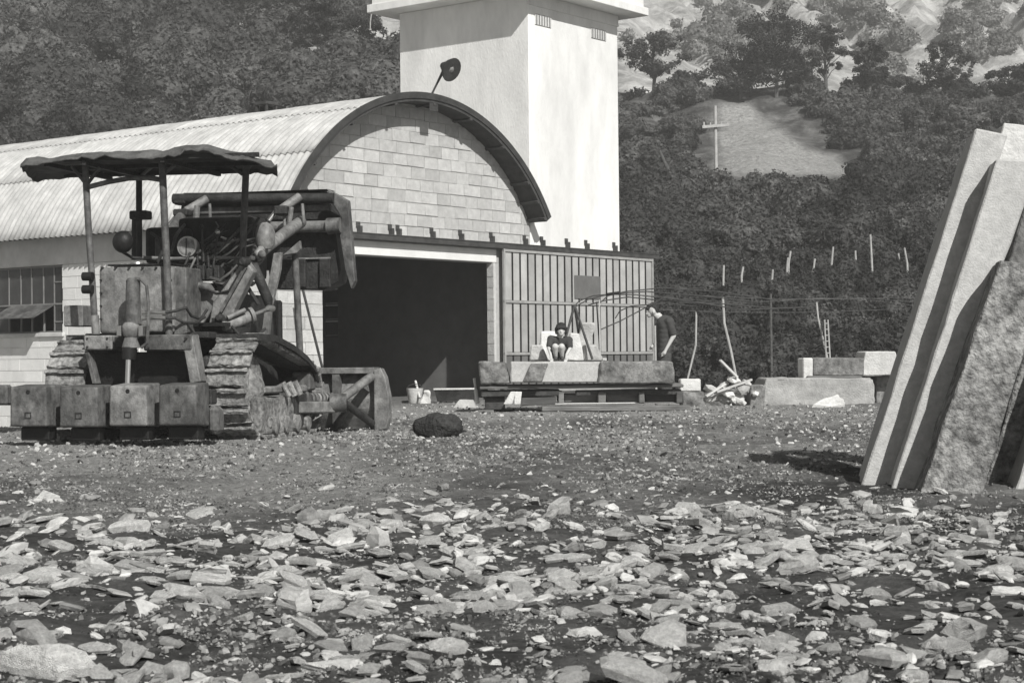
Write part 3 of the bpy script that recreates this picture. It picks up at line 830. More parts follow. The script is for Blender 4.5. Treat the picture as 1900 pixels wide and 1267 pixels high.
for k in range(len(bd)): a, b_ = bd[k], bd[(k + 1) % len(bd)]; Fq.append((b_, a, a + nn, b_ + nn))
MB().add(P, Fq).build('canopy', 'canopy', ld, smooth='all')
q = MB()
for y in (-.2, .45, 1.08): q.beam((L(120, 300, y).x, y, 2.625), (L(480, 300, y).x, y, 2.605), .04, .04)
for px in (90, 160, 305): q.beam((L(px, 300, -.2).x, -.25, 2.585), (L(px, 300, -.2).x, 1.1, 2.585), .04, .04)
q.build('canopy_frame', 'rustdark', ld)
# lamps
q = MB(); c = L(228, 449, .3); q.ball(c, PXR(21, .3), 3, .95, .8, 1.0); q.build('headlamp', 'black', ld, smooth='all')
rod([(228, 468, .35), (245, 478, .5), (290, 482, .6)], 3, 8).build('lamp_bracket', 'rustdark', ld, smooth=True)
rg = MB(); c = L(350, 458, .55); r0 = PXR(19, .55)
rg.tube([c + Vector((0, t, 0)) for t in (-.03, -.045, -.02, .06, .12)], [r0 * .82, r0, r0 * 1.02, r0 * .9, r0 * .4], 24)
lampb = rg.build('headlamp', 'lampring', ld, smooth=True)
MB().tube([c + Vector((0, -.0455, 0)), c + Vector((0, -.052, 0))], [r0 * .84, r0 * .5], 20).build('lens', 'lampglass', lampb, smooth=True)
MB().tube([c + Vector((0, -.056, -r0 * .8)), c + Vector((0, -.056, r0 * .8))], .006, 6).build('lens_bar', 'rustdark', lampb)
# operator's controls
rod([(265, 478, .5), (320, 480, .52), (400, 478, .55), (462, 479, .6)], 3.2, 8).build('cross_pipe', 'rustlight', ld, smooth=True)
for (x0, y0, x1, y1) in ((374, 421, 379, 505), (404, 431, 394, 508), (366, 470, 368, 512), (386, 470, 388, 510)):
    rod([(x0, y0, .5), (x1, y1, .5)], 2.3, 8).build('control_lever', 'rustdark', ld, smooth=True)
    MB().ball(L(x0, y0, .5), PXR(4.5, .5), 2).build('lever_knob', 'hosemetal' if x0 == 404 else 'black', ld, smooth=True)
q = MB()
for k in range(5): lbox(q, 340 + k * 14, 492 + (k % 2) * 6, 350 + k * 14, 520, .46, .6)
q.build('valve_bank', 'rustdark', ld, bevel=.008)
rod([(326, 500, .35), (337, 510, .35), (352, 526, .35), (388, 533, .38), (396, 540, .4)], [4, 6, 7, 8, 4], 12).build('arm_rest', 'rust', ld, smooth=True)
q = MB().prism([L(350, 536, .45), L(405, 540, .45), L(408, 560, .45), L(376, 600, .45), L(345, 600, .45)], (0, .05, 0)); q.build('side_cover', 'rustlight', ld, bevel=.008)
q = MB(); lbox(q, 345, 598, 420, 606, .2, .8); q.build('foot_plate', 'black', ld)
q = MB(); lbox(q, 320, 525, 400, 600, .62, .9); q.build('seat_box', 'rustdark', ld, bevel=.03)
q = MB(); lbox(q, 268, 420, 335, 490, 1.2, 1.7); lbox(q, 330, 400, 470, 520, 1.5, 1.9); q.build('engine_cowl', 'rustdark', ld, bevel=.05, seg=2)
# lift arms
q = MB().prism([L(387, 602, .35), L(430, 602, .35), L(434, 574, .35), L(470, 503, .35), L(456, 484, .35), L(448, 487, .35), L(394, 562, .35)], (0, .13, 0)); q.build('loader_tower', 'rustlight', ld, bevel=.012)
rod([(470, 490, .6), (482, 520, .62), (497, 556, .65), (500, 575, .68)], [8, 9.5, 9.5, 5], 12).build('lift_cylinder', 'rustdark', ld, smooth=True)
rod([(474, 478, .9), (500, 455, 1.3), (530, 432, 1.9), (558, 412, 2.45)], [9, 10.5, 11, 11], 14).build('lift_arm', 'rustlight', ld, smooth=True)
rod([(338, 400, 2.3), (320, 425, 1.9), (290, 460, 1.3)], 10, 12).build('lift_arm', 'rust', ld, smooth=True)
rod([(345, 392, 2.35), (384, 369, 2.5)], 8, 12).build('tilt_link', 'rustlight', ld, smooth=True)
rod([(521, 389, 2.35), (556, 365, 2.5)], 8, 12).build('tilt_link', 'rustlight', ld, smooth=True)
rod([(313, 419, 2.2), (330, 398, 2.3)], 4.5, 10).build('tilt_rod', 'chrome', ld, smooth=True)
rod([(498, 411, 2.2), (513, 391, 2.3)], 4.5, 10).build('tilt_rod', 'chrome', ld, smooth=True)
for (x0, y0, x1, y1) in ((320, 387, 346, 401), (507, 381, 531, 399)):
    q = MB(); lbox(q, x0, y0, x1, y1, 2.22, 2.4); q.build('link_clevis', 'rustdark', ld, bevel=.015)
for (x0, y0, x1, y1, r_) in ((345, 396, 347, 436, 3), (389, 378, 391, 428, 3), (527, 396, 529, 426, 3), (541, 384, 536, 420, 4.5), (366, 382, 362, 430, 6), (561, 378, 564, 414, 3)):
    rod([(x0, y0, 2.3), (x1, y1, 2.3)], r_, 8).build('hanger_link', 'rustlight', ld, smooth=True)
q = MB().prism([L(507, 470, 1.0), L(521, 468, 1.0), L(519, 500, 1.0), L(503, 568, 1.0), L(496, 640, 1.0), L(482, 640, 1.0), L(492, 560, 1.0)], (0, .06, 0)); q.build('arm_strut', 'rustlight', ld, bevel=.006)
q = MB().prism([L(556, 446, 1.6), L(558, 462, 1.6), L(550, 470, 1.6), L(524, 474, 1.6)], (0, .05, 0)); q.build('gusset', 'rustlight', ld, bevel=.006)
rod([(547, 462, 1.7), (552, 560, 1.75), (557, 662, 1.8)], 6.3, 12).build('prop_bar', 'rust', ld, smooth=True)
rod([(414, 606, .3), (440, 597, .4), (466, 586, .5)], [9.5, 11, 11], 16).build('steering_cylinder', 'rustlight', ld, smooth=True)
rod([(464, 586, .48), (470, 584, .5)], [15, 15], 16).build('cylinder_head', 'rustlight', ld, smooth=True)
rod([(470, 584, .5), (496, 574, .6)], 4, 10).build('cylinder_rod', 'rust', ld, smooth=True)
rod([(422, 590, .28), (455, 575, .4)], 4.5, 10).build('cylinder_pipe', 'rustlight', ld, smooth=True)
# pins, bolts, extra plumbing
for (px, py, y, r_) in ((474, 478, .85, 9), (556, 412, 2.4, 8), (452, 486, .30, 8), (408, 590, .30, 7), (522, 388, 2.3, 6), (344, 393, 2.3, 6), (500, 572, .62, 6)):
    c = L(px, py, y); MB().tube([c + Vector((0, -.05, 0)), c + Vector((0, -.03, 0)), c + Vector((0, .08, 0))], [PXR(r_ * .6, y), PXR(r_, y), PXR(r_, y)], 14).build('pin', 'hosemetal' if r_ < 7 else 'rustdark', ld, smooth=True)
for (px, py) in [(190 + k * 25, 497) for k in range(6)] + [(188, 520 + k * 24) for k in range(4)] + [(317, 520 + k * 24) for k in range(4)] + [(163, 628), (163, 644), (200, 628), (200, 644), (275, 626), (275, 645), (345, 628)]:
    c = L(px, py, -.0 if py < 620 else -.15); MB().tube([c + Vector((0, -.018, 0)), c + Vector((0, .02, 0))], PXR(2.3, 0), 6).build('bolt', 'rustdark', ld)
for pts, r_, mm in (([(340, 500, .45), (352, 470, .5), (372, 452, .7), (392, 440, 1.0), (420, 430, 1.3)], 2.4, 'rustdark'), ([(350, 505, .44), (362, 480, .5), (395, 466, .7), (430, 462, .9), (455, 470, .9)], 2.4, 'rust'),
        ([(368, 512, .42), (380, 535, .4), (402, 545, .36), (425, 540, .33), (446, 505, .33)], 2.6, 'rustdark'), ([(390, 515, .42), (408, 520, .38), (428, 505, .34), (440, 492, .34)], 2.4, 'hosemetal'),
        ([(425, 470, .8), (432, 440, .9), (445, 425, 1.0), (470, 418, 1.2), (495, 424, 1.4)], 3, 'rustdark'), ([(318, 470, .6), (325, 440, .8), (335, 425, 1.2), (350, 410, 1.8)], 3, 'rust'),
        ([(430, 605, .3), (445, 622, .3), (470, 628, .4), (492, 610, .6)], 2.6, 'rustdark'), ([(290, 492, .3), (300, 470, .5), (298, 445, .8), (280, 432, 1.0)], 3, 'rustdark')):
    rod(pts, r_, 8).build('pipe', mm, ld, smooth=True)
for (x0, y0, x1, y1, y) in ((412, 440, 436, 470, 1.2), (440, 446, 466, 476, 1.1), (386, 448, 408, 468, 1.0), (286, 440, 300, 478, 1.1), (405, 476, 436, 500, .9)):
    q = MB(); lbox(q, x0, y0, x1, y1, y, y + .18); q.build('engine_part', 'rust', ld, bevel=.02)
q = MB().prism([L(396, 596, .34), L(424, 596, .34), L(424, 590, .34), L(396, 590, .34)], (0, -.05, 0)); q.build('tower_foot', 'rustdark', ld)
q = MB().beam(L(410, 578, .33), L(456, 496, .33), .035, .03); q.build('stiffener', 'rust', ld)
for k in range(4):
    c = L(497 + k * 4, 512 + k * 26 - k * 2, 1.0); 
for k in range(4):
    MB().box(.97, .55 + k * .33, .10, 1.03, .66 + k * .33, .22).build('roller_guard', 'mud', ld, bevel=.02)
rh = random.Random(3)
for k in range(18):
    x0, y0 = rh.uniform(325, 400), rh.uniform(470, 520); x1, y1 = rh.uniform(400, 490), rh.uniform(405, 470); d0, d1 = rh.uniform(.45, .7), rh.uniform(.7, 1.3)
    mid = ((x0 + x1) / 2 + rh.uniform(-25, 25), (y0 + y1) / 2 + rh.uniform(-22, 30), (d0 + d1) / 2)
    q1 = ((x0 + mid[0]) / 2 + rh.uniform(-8, 8), (y0 + mid[1]) / 2 + rh.uniform(-10, 10), (d0 + mid[2]) / 2); q2 = ((x1 + mid[0]) / 2 + rh.uniform(-8, 8), (y1 + mid[1]) / 2 + rh.uniform(-10, 10), (d1 + mid[2]) / 2)
    rod([(x0, y0, d0), q1, mid, q2, (x1, y1, d1)], rh.uniform(1.1, 2.0), 6).build('thin_hose', rh.choice(['rustdark', 'rust', 'black', 'hosemetal', 'rustlight']), ld, smooth=True)
for k in range(14):
    px, py, y = rh.uniform(340, 480), rh.uniform(430, 560), rh.uniform(.45, .8)
    c = L(px, py, y); r_ = PXR(rh.uniform(2.5, 4.5), y); MB().tube([c, c + Vector((rh.uniform(-.04, .04), -.05, rh.uniform(-.03, .03)))], [r_, r_ * .8], 6).build('glint_bit', rh.choice(['hosemetal', 'rustlight', 'rustdark']), ld)  # random small bits, some of bright metal, added as edge highlights
for k in range(9):                                         # sprocket teeth and roller ends on the near side
    a = 6.283 * k / 9; MB().box(.80, c1[0] + math.cos(a) * .33 - .03, c1[1] + math.sin(a) * .33 - .03, .84, c1[0] + math.cos(a) * .33 + .03, c1[1] + math.sin(a) * .33 + .03).build('sprocket_tooth', 'rust', ld, bevel=.008)
for k in range(4):
    MB().tube([(.93, .70 + k * .3, .13), (1.045, .70 + k * .3, .13), (1.055, .70 + k * .3, .13)], [.085, .085, .05], 14).build('roller_cap', 'mud', ld, smooth=True)
MB().box(.90, .5, .43, 1.0, 1.7, .50).build('track_rail', 'rustlight', ld, bevel=.015, jitter=.008)
# air cleaner
q = rod([(492, 462, .9), (492, 454, .9), (492, 430, .9), (492, 420, .9), (492, 413, .9)], [12, 18, 18, 14, 5], 20); q.build('air_cleaner', 'rustlight', ld, smooth=True)
rod([(486, 480, .8), (478, 470, .8), (486, 462, .85)], 8, 12).build('air_pipe', 'rustlight', ld, smooth=True)
MB().ball(L(486, 472, .75), PXR(8, .75), 2).build('pipe_joint', 'rustlight', ld, smooth='all')
for (pts, r_) in (([(402, 505, .5), (415, 490, .55), (432, 492, .55), (430, 515, .5), (415, 530, .5)], 3), ([(452, 480, .7), (452, 440, .75), (470, 420, .8), (480, 405, .9)], 3), ([(440, 490, .6), (450, 515, .62), (464, 540, .62), (480, 565, .66)], 4)):
    rod(pts, r_, 8).build('hose', 'rustdark', ld, smooth=True)
# raised bucket, seen from behind
YB = 2.75
q = MB(); lbox(q, 334, 351, 607, 360, YB, YB + .3); q.build('bucket_lip', 'rustdark', ld, bevel=.008)
rod([(322, 369, YB - .05), (620, 368, YB - .05)], 9.5, 14).build('bucket_tube', 'rustdark', ld, smooth=True)
q = MB(); lbox(q, 320, 360, 344, 380, YB - .1, YB + .05); q.build('tube_end', 'rustdark', ld, bevel=.02)
q = MB(); lbox(q, 340, 378, 612, 399, YB + .0, YB + .06); q.build('bucket_rib', 'rust', ld, bevel=.01)
q = MB().prism([L(340, 358, YB + .22), L(606, 356, YB + .22), L(630, 380, YB + .22), L(636, 440, YB + .22), L(366, 446, YB + .22), L(330, 420, YB + .22)], (0, .06, 0)); q.build('bucket_back', 'rustdark', ld, bevel=.006)
rod([(366, 424, YB - .02), (628, 420, YB - .02)], [9.5, 11], 14).build('pivot_tube', 'rustlight', ld, smooth=True)
rod([(608, 420, YB - .06), (632, 418, YB - .06)], [15, 14], 14).build('pivot_boss', 'rust', ld, smooth=True)
q = MB().prism([L(372, 432, YB + .1), L(622, 430, YB + .1), L(632, 500, YB + .1), L(626, 524, YB + .1), L(600, 538, YB + .1), L(502, 536, YB + .1), L(498, 500, YB + .1), L(372, 500, YB + .1)], (0, .3, 0)); q.build('bucket_shell', 'rustdark', ld, bevel=.01)
q = MB().prism([L(606, 351, YB - .04), L(618, 357, YB - .04), L(645, 372, YB - .04), L(658, 521, YB - .04), L(651, 536, YB - .04), L(640, 500, YB - .04), L(630, 436, YB - .04), L(634, 405, YB - .04), L(614, 372, YB - .04)], (0, .10, 0)); q.build('bucket_side', 'rust', ld, bevel=.006)
q = MB(); lbox(q, 522, 477, 612, 482, YB + .07, YB + .11); q.build('wear_strip', 'rustlight', ld)
for px in (560, 606): 
    q = MB(); lbox(q, px - 14, 480, px + 6, 534, YB + .05, YB + .1); q.build('bucket_tooth', 'rustdark', ld, bevel=.01)
# front blade on push arms
YF = 2.45
q = MB()
zt, zb, XBL = .66, .02, L(698, 740, YF).x
for s_ in range(6):
    a, b_ = s_ / 6, (s_ + 1) / 6
    fy = lambda t: YF + .16 - .16 * math.sin(math.pi * t) * 1.0
    q.hexa([(-1.3, fy(a), zb + (zt - zb) * a), (XBL, fy(a), zb + (zt - zb) * a), (XBL, fy(a) + .03, zb + (zt - zb) * a), (-1.3, fy(a) + .03, zb + (zt - zb) * a)],
           [(-1.3, fy(b_), zb + (zt - zb) * b_), (XBL, fy(b_), zb + (zt - zb) * b_), (XBL, fy(b_) + .03, zb + (zt - zb) * b_), (-1.3, fy(b_) + .03, zb + (zt - zb) * b_)])
q.build('blade', 'rustlight', ld)
MB().box(-1.3, YF - .06, .60, XBL, YF + .14, .665).build('blade_top_flange', 'rustlight', ld, bevel=.006)
q = MB().prism([L(693, 686, YF - .1), L(706, 683, YF - .1), L(714, 700, YF - .1), L(721, 735, YF - .1), L(721, 775, YF - .1), L(716, 796, YF - .1), L(694, 800, YF - .1)], (.0, .12, 0)); q.build('blade_end_plate', 'rustlight', ld, bevel=.008)
MB().box(1.02, YF - .05, .05, 1.10, YF + .06, .60).box(.55, YF - .03, .08, .63, YF + .04, .58).build('blade_stiffener', 'rust', ld)
pv = L(632, 747, YF - .55)
q = MB().beam(L(541, 756, 1.35), L(622, 755, YF - .5), .10, .115); q.build('push_arm', 'rustlight', ld, bevel=.012)
rod([(612, 747, YF - .55), (643, 747, YF - .5)], [17, 17], 18).build('push_arm_joint', 'rust', ld, smooth=True)
rod([(636, 738, YF - .5), (690, 698, YF - .12)], [8.5, 8.5], 12).build('blade_brace', 'rustlight', ld, smooth=True)
rod([(640, 748, YF - .5), (691, 786, YF - .12)], [7, 7], 12).build('blade_brace', 'rustdark', ld, smooth=True)
rod([(650, 752, YF - .4), (616, 800, YF - .1)], [6, 6], 12).build('blade_brace', 'rust', ld, smooth=True)
for k in range(7):
    px = 574 + k * 6.5
    rod([(px, 740, 1.75 + k * .05), (px + 3.2, 740, 1.77 + k * .05)], 11, 14).build('recoil_spring', 'rustlight', ld, smooth=True)
rod([(562, 660, 2.0), (590, 686, 2.3)], 3.5, 8).build('stay_rod', 'black', ld, smooth=True)
q = MB(); lbox(q, 541, 690, 574, 725, 1.75, 1.95); q.build('idler_guard', 'rust', ld, bevel=.02)

# ------------------------------------------------------------------ rocks, slabs and stacked stone
def stone(name, b4, t4, mat, label, cat='stone block', amp=.04, cuts=5, bevel=.012, group=None, sharp=34):
    me = MB().hexa(b4, t4).mesh(name, bevel=bevel)
    rough(me, amp, cuts, 5, random.randint(0, 40))
    for p in me.polygons: p.use_smooth = True
    me.set_sharp_from_angle(angle=R(sharp))
    c = sum((Vector(p) for p in b4), Vector()) / 4
    me.transform(Matrix.Translation(-c))
    o = put(name, me, mat); o.location = c
    return tag(o, label, cat, group)
# leaning slabs: narrow edges towards us, broad faces running away
def slab(bl, br, tl, tr_, Y, depth, lean, mat, label, amp=.022, cuts=11, dv=(.15, 1, 0)):
    dvv = Vector(dv) * depth
    b0, b1 = at(bl[0], bl[1], Y), at(br[0], br[1], Y)
    t0, t1 = at(tl[0], tl[1], Y + lean), at(tr_[0], tr_[1], Y + lean)
    b0.z = min(b0.z, .0) - .03; b1.z = min(b1.z, .0) - .03
    return stone('stone_slab', [b0, b1, b1 + dvv, b0 + dvv], [t0, t1, t1 + dvv, t0 + dvv], mat, label, 'stone slab', amp, cuts, .008, 'tall stone slabs leaning at the right edge', 30)
slab((1597, 896), (1653, 900), (1811, 240), (1869, 251), 10.32, .62, .12, 'slab', 'leftmost tall leaning slab, smooth, with a pale narrow edge')
slab((1652, 900), (1704, 903), (1850, 296), (1930, 300), 10.04, .62, .12, 'slab', 'second leaning slab, pale at the top, between the leftmost and the rough one')
slab((1704, 905), (1822, 907), (1856, 484), (1945, 492), 9.66, .5, .1, 'slabrough', 'shorter leaning slab with a blotchy rough weathered face', .035, 9)
slab((1826, 898), (1884, 900), (1972, 420), (2036, 424), 10.15, .6, .1, 'slabrough', 'leaning slab darkened for shade, recessed to the right of the blotchy one', .025)  # darker stone colour stands in for the shadow on this slab
slab((1882, 905), (1960, 908), (2010, 520), (2080, 526), 9.75, .6, .1, 'slab', 'pale leaning slab cut off by the right edge of the picture')
slab((1756, 890), (1800, 892), (1905, 372), (1960, 378), 10.75, .5, .1, 'stonedark', 'slab behind, coloured dark for shade, its edge above the blotchy one')  # dark stone colour stands in for its shaded side
slab((1730, 870), (1790, 872), (1862, 228), (1960, 238), 11.0, .4, .12, 'stonepale', 'pale slab at the back whose top rises above the others')
# boulder in front of the doorway
bq = gp(815, 813)
bo = MB().ball((0, 0, 0), .235, 4, 1.02, .8, .56)
me = bo.mesh('round_boulder'); rough(me, .08, 0, 7); rough(me, .035, 0, 22)
for v in me.vertices:
    if v.co.z < -.10: v.co.z = -.10 - (v.co.z + .10) * -.2
for p in me.polygons: p.use_smooth = True
o = put('round_boulder', me, 'boulder'); o.location = (bq.x, bq.y + .15, gzf(bq.x, bq.y) + .105)
tag(o, 'dark rounded mossy boulder lying alone before the doorway', 'boulder')

def px_block(x0, y0, x1, y1, Y, depth, mat, label, name='stone_block', cat='stone block', dx=(0, 0, 0, 0), amp=.055, cuts=7, bevel=.016, ground=False, group=None, zlow=None):
    """stone with front face at distance Y covering that pixel box; dx shifts the corners bl, br, tl, tr"""
    bl, br = at(x0 + dx[0], y1, Y), at(x1 + dx[1], y1, Y); tl, tr_ = at(x0 + dx[2], y0, Y), at(x1 + dx[3], y0, Y)
    if ground:
        for p in (bl, br): p.z = gzf(p.x, p.y) - .03
    if zlow is not None: bl.z = br.z = zlow
    dv = Vector((0, depth, 0))
    return stone(name, [bl, br, br + dv, bl + dv], [tl, tr_, tr_ + dv, tl + dv], mat, label, cat, amp, cuts, bevel, group)
# timber crib under the stacked stone
crib = empty('timber_crib', gp(1080, 762)); tag(crib, 'low crib of dark sleepers and pallet boards carrying the stone blocks', 'timber crib')
cl = crib.location
def cpx(x0, y0, x1, y1, Y, depth, mat, nm):
    a, b_ = at(x0, y1, Y) - cl, at(x1, y0, Y) - cl
    return MB().box(a.x, a.y, a.z, b_.x, a.y + depth, b_.z).build(nm, mat, crib, bevel=.01, jitter=.006)
cpx(890, 712, 1268, 722, 24.55, 1.0, 'timber', 'board')
cpx(1068, 722, 1264, 734, 24.62, .2, 'timberdark', 'board')
cpx(893, 724, 1040, 736, 24.6, .9, 'timberdark', 'sleeper')
cpx(900, 737, 936, 760, 24.7, .8, 'timberdark', 'sleeper')
cpx(968, 737, 1032, 752, 24.6, .8, 'timber', 'sleeper')
for (x0, x1) in ((1036, 1046), (1110, 1124), (1186, 1196), (1255, 1266)): cpx(x0, 727, x1, 748, 24.58, .9, 'timber', 'spacer_block')
for (x0, x1) in ((1048, 1108), (1126, 1184), (1198, 1252)): cpx(x0, 731, x1, 746, 24.75, .8, 'timber', 'pallet_stringer')
cpx(1030, 747, 1180, 751, 24.5, .9, 'palewood', 'board')
cpx(1005, 752, 1282, 764, 24.35, .35, 'timber', 'sleeper')
cpx(886, 761, 916, 767, 24.3, .2, 'timber', 'plank_end')
# big stones on the crib
px_block(888, 672, 946, 712, 24.5, .95, 'stonedark', 'dark stone block at the left end of the crib', dx=(4, 2, 0, -8), zlow=at(900, 712, 24.5).z)
px_block(947, 671, 1118, 710, 24.45, .95, 'slab', 'long pale sawn block in the middle of the crib', amp=.02)
px_block(976, 674, 1014, 709, 24.36, .08, 'stonedark', 'dark slanted offcut leaning on the long pale block', dx=(-6, -8, 8, 4), amp=.02)
px_block(1112, 671, 1250, 711, 24.40, 1.0, 'stonedark', 'long dark weathered block at the right end of the crib', dx=(-2, 2, 4, -2))
pk = at(1055, 668, 24.7)
o = MB().box(-.52, -.08, -.03, .50, .12, .0).build('plank', 'timberdark', None); o.location = pk + Vector((0, 0, -.005)); tag(o, 'thin dark plank lying on top of the stacked blocks', 'plank')
px_block(982, 640, 1014, 669, 25.0, .3, 'stone', 'squared stone with slanted side beside the crouching boy', dx=(0, 4, 3, -8), amp=.03)
px_block(1001, 615, 1034, 669, 25.35, .3, 'stonepale', 'pale stone standing behind the crouching boy', dx=(0, 0, 2, -2), amp=.04)
px_block(1054, 618, 1082, 669, 25.0, .35, 'stonepale', 'tall pale split stone right of the boy', dx=(-6, 2, 4, -6), amp=.05)
px_block(1072, 600, 1100, 669, 25.3, .3, 'stone', 'highest upright stone on the stack', dx=(-6, -8, 6, 4), amp=.06)
px_block(1083, 640, 1114, 669, 25.05, .3, 'stone', 'squat stone at the right end of the heap on the stack', dx=(0, 4, 2, -6), amp=.05)
px_block(1118, 664, 1126, 669, 24.8, .08, 'stonepale', 'tiny white stone chip at the end of the plank', name='stone_chip', amp=.01, bevel=.004)
for (x0, x1, lab, d) in ((938, 950, 'pale wedge of stone poking from under the crib on the left', (-4, 0, 10, 6)), (956, 965, 'narrow upright pale stone wedged under the crib', (-2, 0, 0, 3))):
    px_block(x0, 727, x1, 750, 24.4, .15, 'stonepale', lab, dx=d, amp=.02, bevel=.006)
# poles and bent rods over the stack
tri = empty('pole_tripod', at(1066, 668, 25.2)); tag(tri, 'slender pole tripod standing on the stacked stones', 'tripod')
t0 = at(1066, 566, 25.2) - tri.location
for (px, py, Y) in ((1046, 640, 25.0), (1099, 666, 24.9), (1080, 664, 25.7)):
    MB().tube([t0, at(px, py, Y) - tri.location], .018, 8).build('leg', 'iron', tri, smooth=True)
RODS = [[(1062, 572), (1075, 558), (1100, 549), (1140, 545), (1200, 541), (1300, 549), (1400, 560)],
        [(1066, 570), (1090, 556), (1130, 546), (1180, 547), (1260, 556), (1380, 575), (1500, 570)],
        [(1113, 562), (1128, 549), (1160, 541), (1230, 534), (1330, 541), (1460, 560)],
        [(1092, 566), (1120, 558), (1165, 551), (1230, 558), (1320, 562), (1440, 572)],
        [(1113, 612), (1150, 596), (1190, 575), (1230, 553), (1275, 536), (1300, 534)],
        [(1142, 590), (1150, 577), (1170, 568), (1230, 563), (1290, 568), (1296, 590)]]
for i, rp in enumerate(RODS):
    pts = [at(px, py, 25.6 + .25 * i + k * .35) for k, (px, py) in enumerate(rp)]
    c = pts[0].copy()
    o = MB().tube([p - c for p in pts], .009, 6).build('steel_rod', 'iron', None, smooth=True); o.location = c
    tag(o, ('bent steel rod springing from the tripod head, lowest at its left end', 'bent steel rod running furthest right over the bank', 'highest of the bent steel rods above the sliding door', 'straightest of the bent steel rods in the middle of the bundle', 'slanting steel rod rising to the right beneath the bundle', 'short hooked steel rod hanging just left of the man')[i], 'rod', 'bent steel rods above the stack')
o = MB().beam((0, 0, 0), at(1150, 543, 26.3) - at(1126, 546, 26.2), .05, .04).build('rod_binding', 'black', None, bevel=.01, jitter=.008); o.location = at(1126, 546, 26.2)
tag(o, 'dark wrapped binding holding the bent rods together', 'binding')
for (x0, y0, x1, y1, Y, lab) in ((1112, 556, 1113, 612, 25.9, 'short pale upright rod under the bent rods'), (1107, 560, 1113, 612, 25.95, 'dark slanting rod meeting the short pale one')):
    a, b_ = at(x0, y0, Y), at(x1, y1, Y); b_.z = .74
    o = MB().tube([Vector(), b_ - a], .011, 6).build('upright_rod', 'palewood' if 'pale upright' in lab else 'iron', None); o.location = a; tag(o, lab, 'rod')

# stone yard at the right, behind the rods
px_block(1416, 702, 1622, 752, 26.9, 1.1, 'stone', 'long low rough block on the ground behind the leaning slabs', dx=(0, 0, 4, 0), amp=.07, cuts=8, ground=True)
px_block(1490, 664, 1508, 706, 27.0, .5, 'stonepale', 'pale squared end stone on the long low block', amp=.015)
px_block(1508, 664, 1604, 697, 27.1, .6, 'stonedark', 'blotchy dark stone lying on the long low block', amp=.03)
px_block(1497, 697, 1600, 704, 26.95, .4, 'timber', 'flat timber packing between the low block and the blotchy stone', name='timber_packing', cat='timber', amp=.006)
px_block(1600, 652, 1672, 700, 27.2, .7, 'stonepale', 'bright white stone behind the leaning slabs', dx=(-6, 0, 6, -10), amp=.03, zlow=.42)
px_block(1626, 698, 1690, 752, 27.5, .6, 'stonedark', 'dark stone carrying the bright white one', ground=True)
px_block(1262, 703, 1300, 726, 26.6, .3, 'stonepale', 'small white cube of stone right of the crib', amp=.01)
px_block(1266, 726, 1308, 748, 26.55, .4, 'stonedark', 'dark stone under the small white cube', ground=True)
px_block(1392, 714, 1418, 748, 26.8, .4, 'stonedark', 'dark squared stone between the rubble and the long block', ground=True, amp=.02)
px_block(1440, 706, 1476, 716, 27.6, .2, 'stonepale', 'thin pale splinter of stone behind the long low block', dx=(0, 0, 4, 0), amp=.01)
rub = [(1318, 722, 38), (1342, 716, 30), (1362, 706, 34), (1378, 722, 36), (1352, 730, 40), (1330, 736, 42), (1386, 712, 26), (1368, 738, 36), (1402, 730, 22), (1344, 742, 34), (1312, 742, 26), (1375, 745, 30)]
for i, (px, py, w) in enumerate(rub):
    Y = 26.7 + random.uniform(-.1, .3); c = at(px, py, Y); s_ = w / F * Y / 2
    me = MB().ball((0, 0, 0), s_, 1, 1, .8, .45).mesh('rubble_stone'); rough(me, .05, 1, 8, i)
    o = put('rubble_stone', me, 'stonepale' if i % 3 else 'stone'); o.location = c; o.rotation_euler = (random.uniform(-.5, .5), random.uniform(-.6, .6), random.uniform(0, 6))
    tag(o, 'rough broken stone in the rubble heap right of the crib', 'stone', 'broken stones in the rubble heap')
# core of the heap carries the loose stones
cc = gp(1356, 750); me = MB().ball((0, 0, 0), .42, 2, 1.05, .5, .5).mesh('rubble_core'); rough(me, .12, 1, 6)
o = put('rubble_core', me, 'stonedark'); o.location = (cc.x, cc.y + .15, .03); tag(o, 'dark earth core of the rubble heap', 'rubble')
for i, (a, b_) in enumerate((((1330, 727), (1395, 704)), ((1310, 735), (1345, 712)), ((1336, 668), (1368, 700)))):
    A, B = at(*a, 26.5), at(*b_, 26.6)
    o = MB().beam((0, 0, 0), B - A, .05, .03).build('wood_lath', 'palewood', None); o.location = A
    tag(o, ('long pale lath lying across the rubble heap', 'short pale lath stuck in the left of the rubble', 'thin lath standing up out of the rubble heap')[i], 'lath')
# stakes
STK = [([(1292, 578), (1291, 640), (1276, 702)], 33.0, 3.2, 'thin pale stake bending left behind the white cube'),
       ([(1341, 552), (1344, 600), (1356, 650), (1365, 695)], 30.0, 4.0, 'tall pale stake rising from the rubble heap'),
       ([(1515, 561), (1518, 590), (1533, 655), (1535, 664)], 27.4, 3.0, 'thin bent stake standing on the blotchy dark stone')]
for pts, Y, r_, lab in STK:
    P = [at(px, py, Y) for px, py in pts]; c = P[-1].copy()
    if Y > 28: P.append(Vector((c.x, c.y, -.05)))
    o = MB().tube([p - c for p in P], [r_ * .6 / F * Y] * len(P), 8).build('wooden_stake', 'polewhite', None, smooth=True); o.location = c
    tag(o, lab, 'stake', 'pale stakes in the yard')
ldr = empty('small_ladder', at(1534, 664, 27.3)); tag(ldr, 'short narrow ladder-like frame standing on the blotchy stone', 'frame')
o0 = ldr.location
for (a, b_) in (((1530, 593), (1533, 664)), ((1536, 593), (1540, 664))):
    MB().tube([at(*a, 27.3) - o0, at(*b_, 27.3) - o0], .012, 6).build('rail', 'polewhite', ldr)
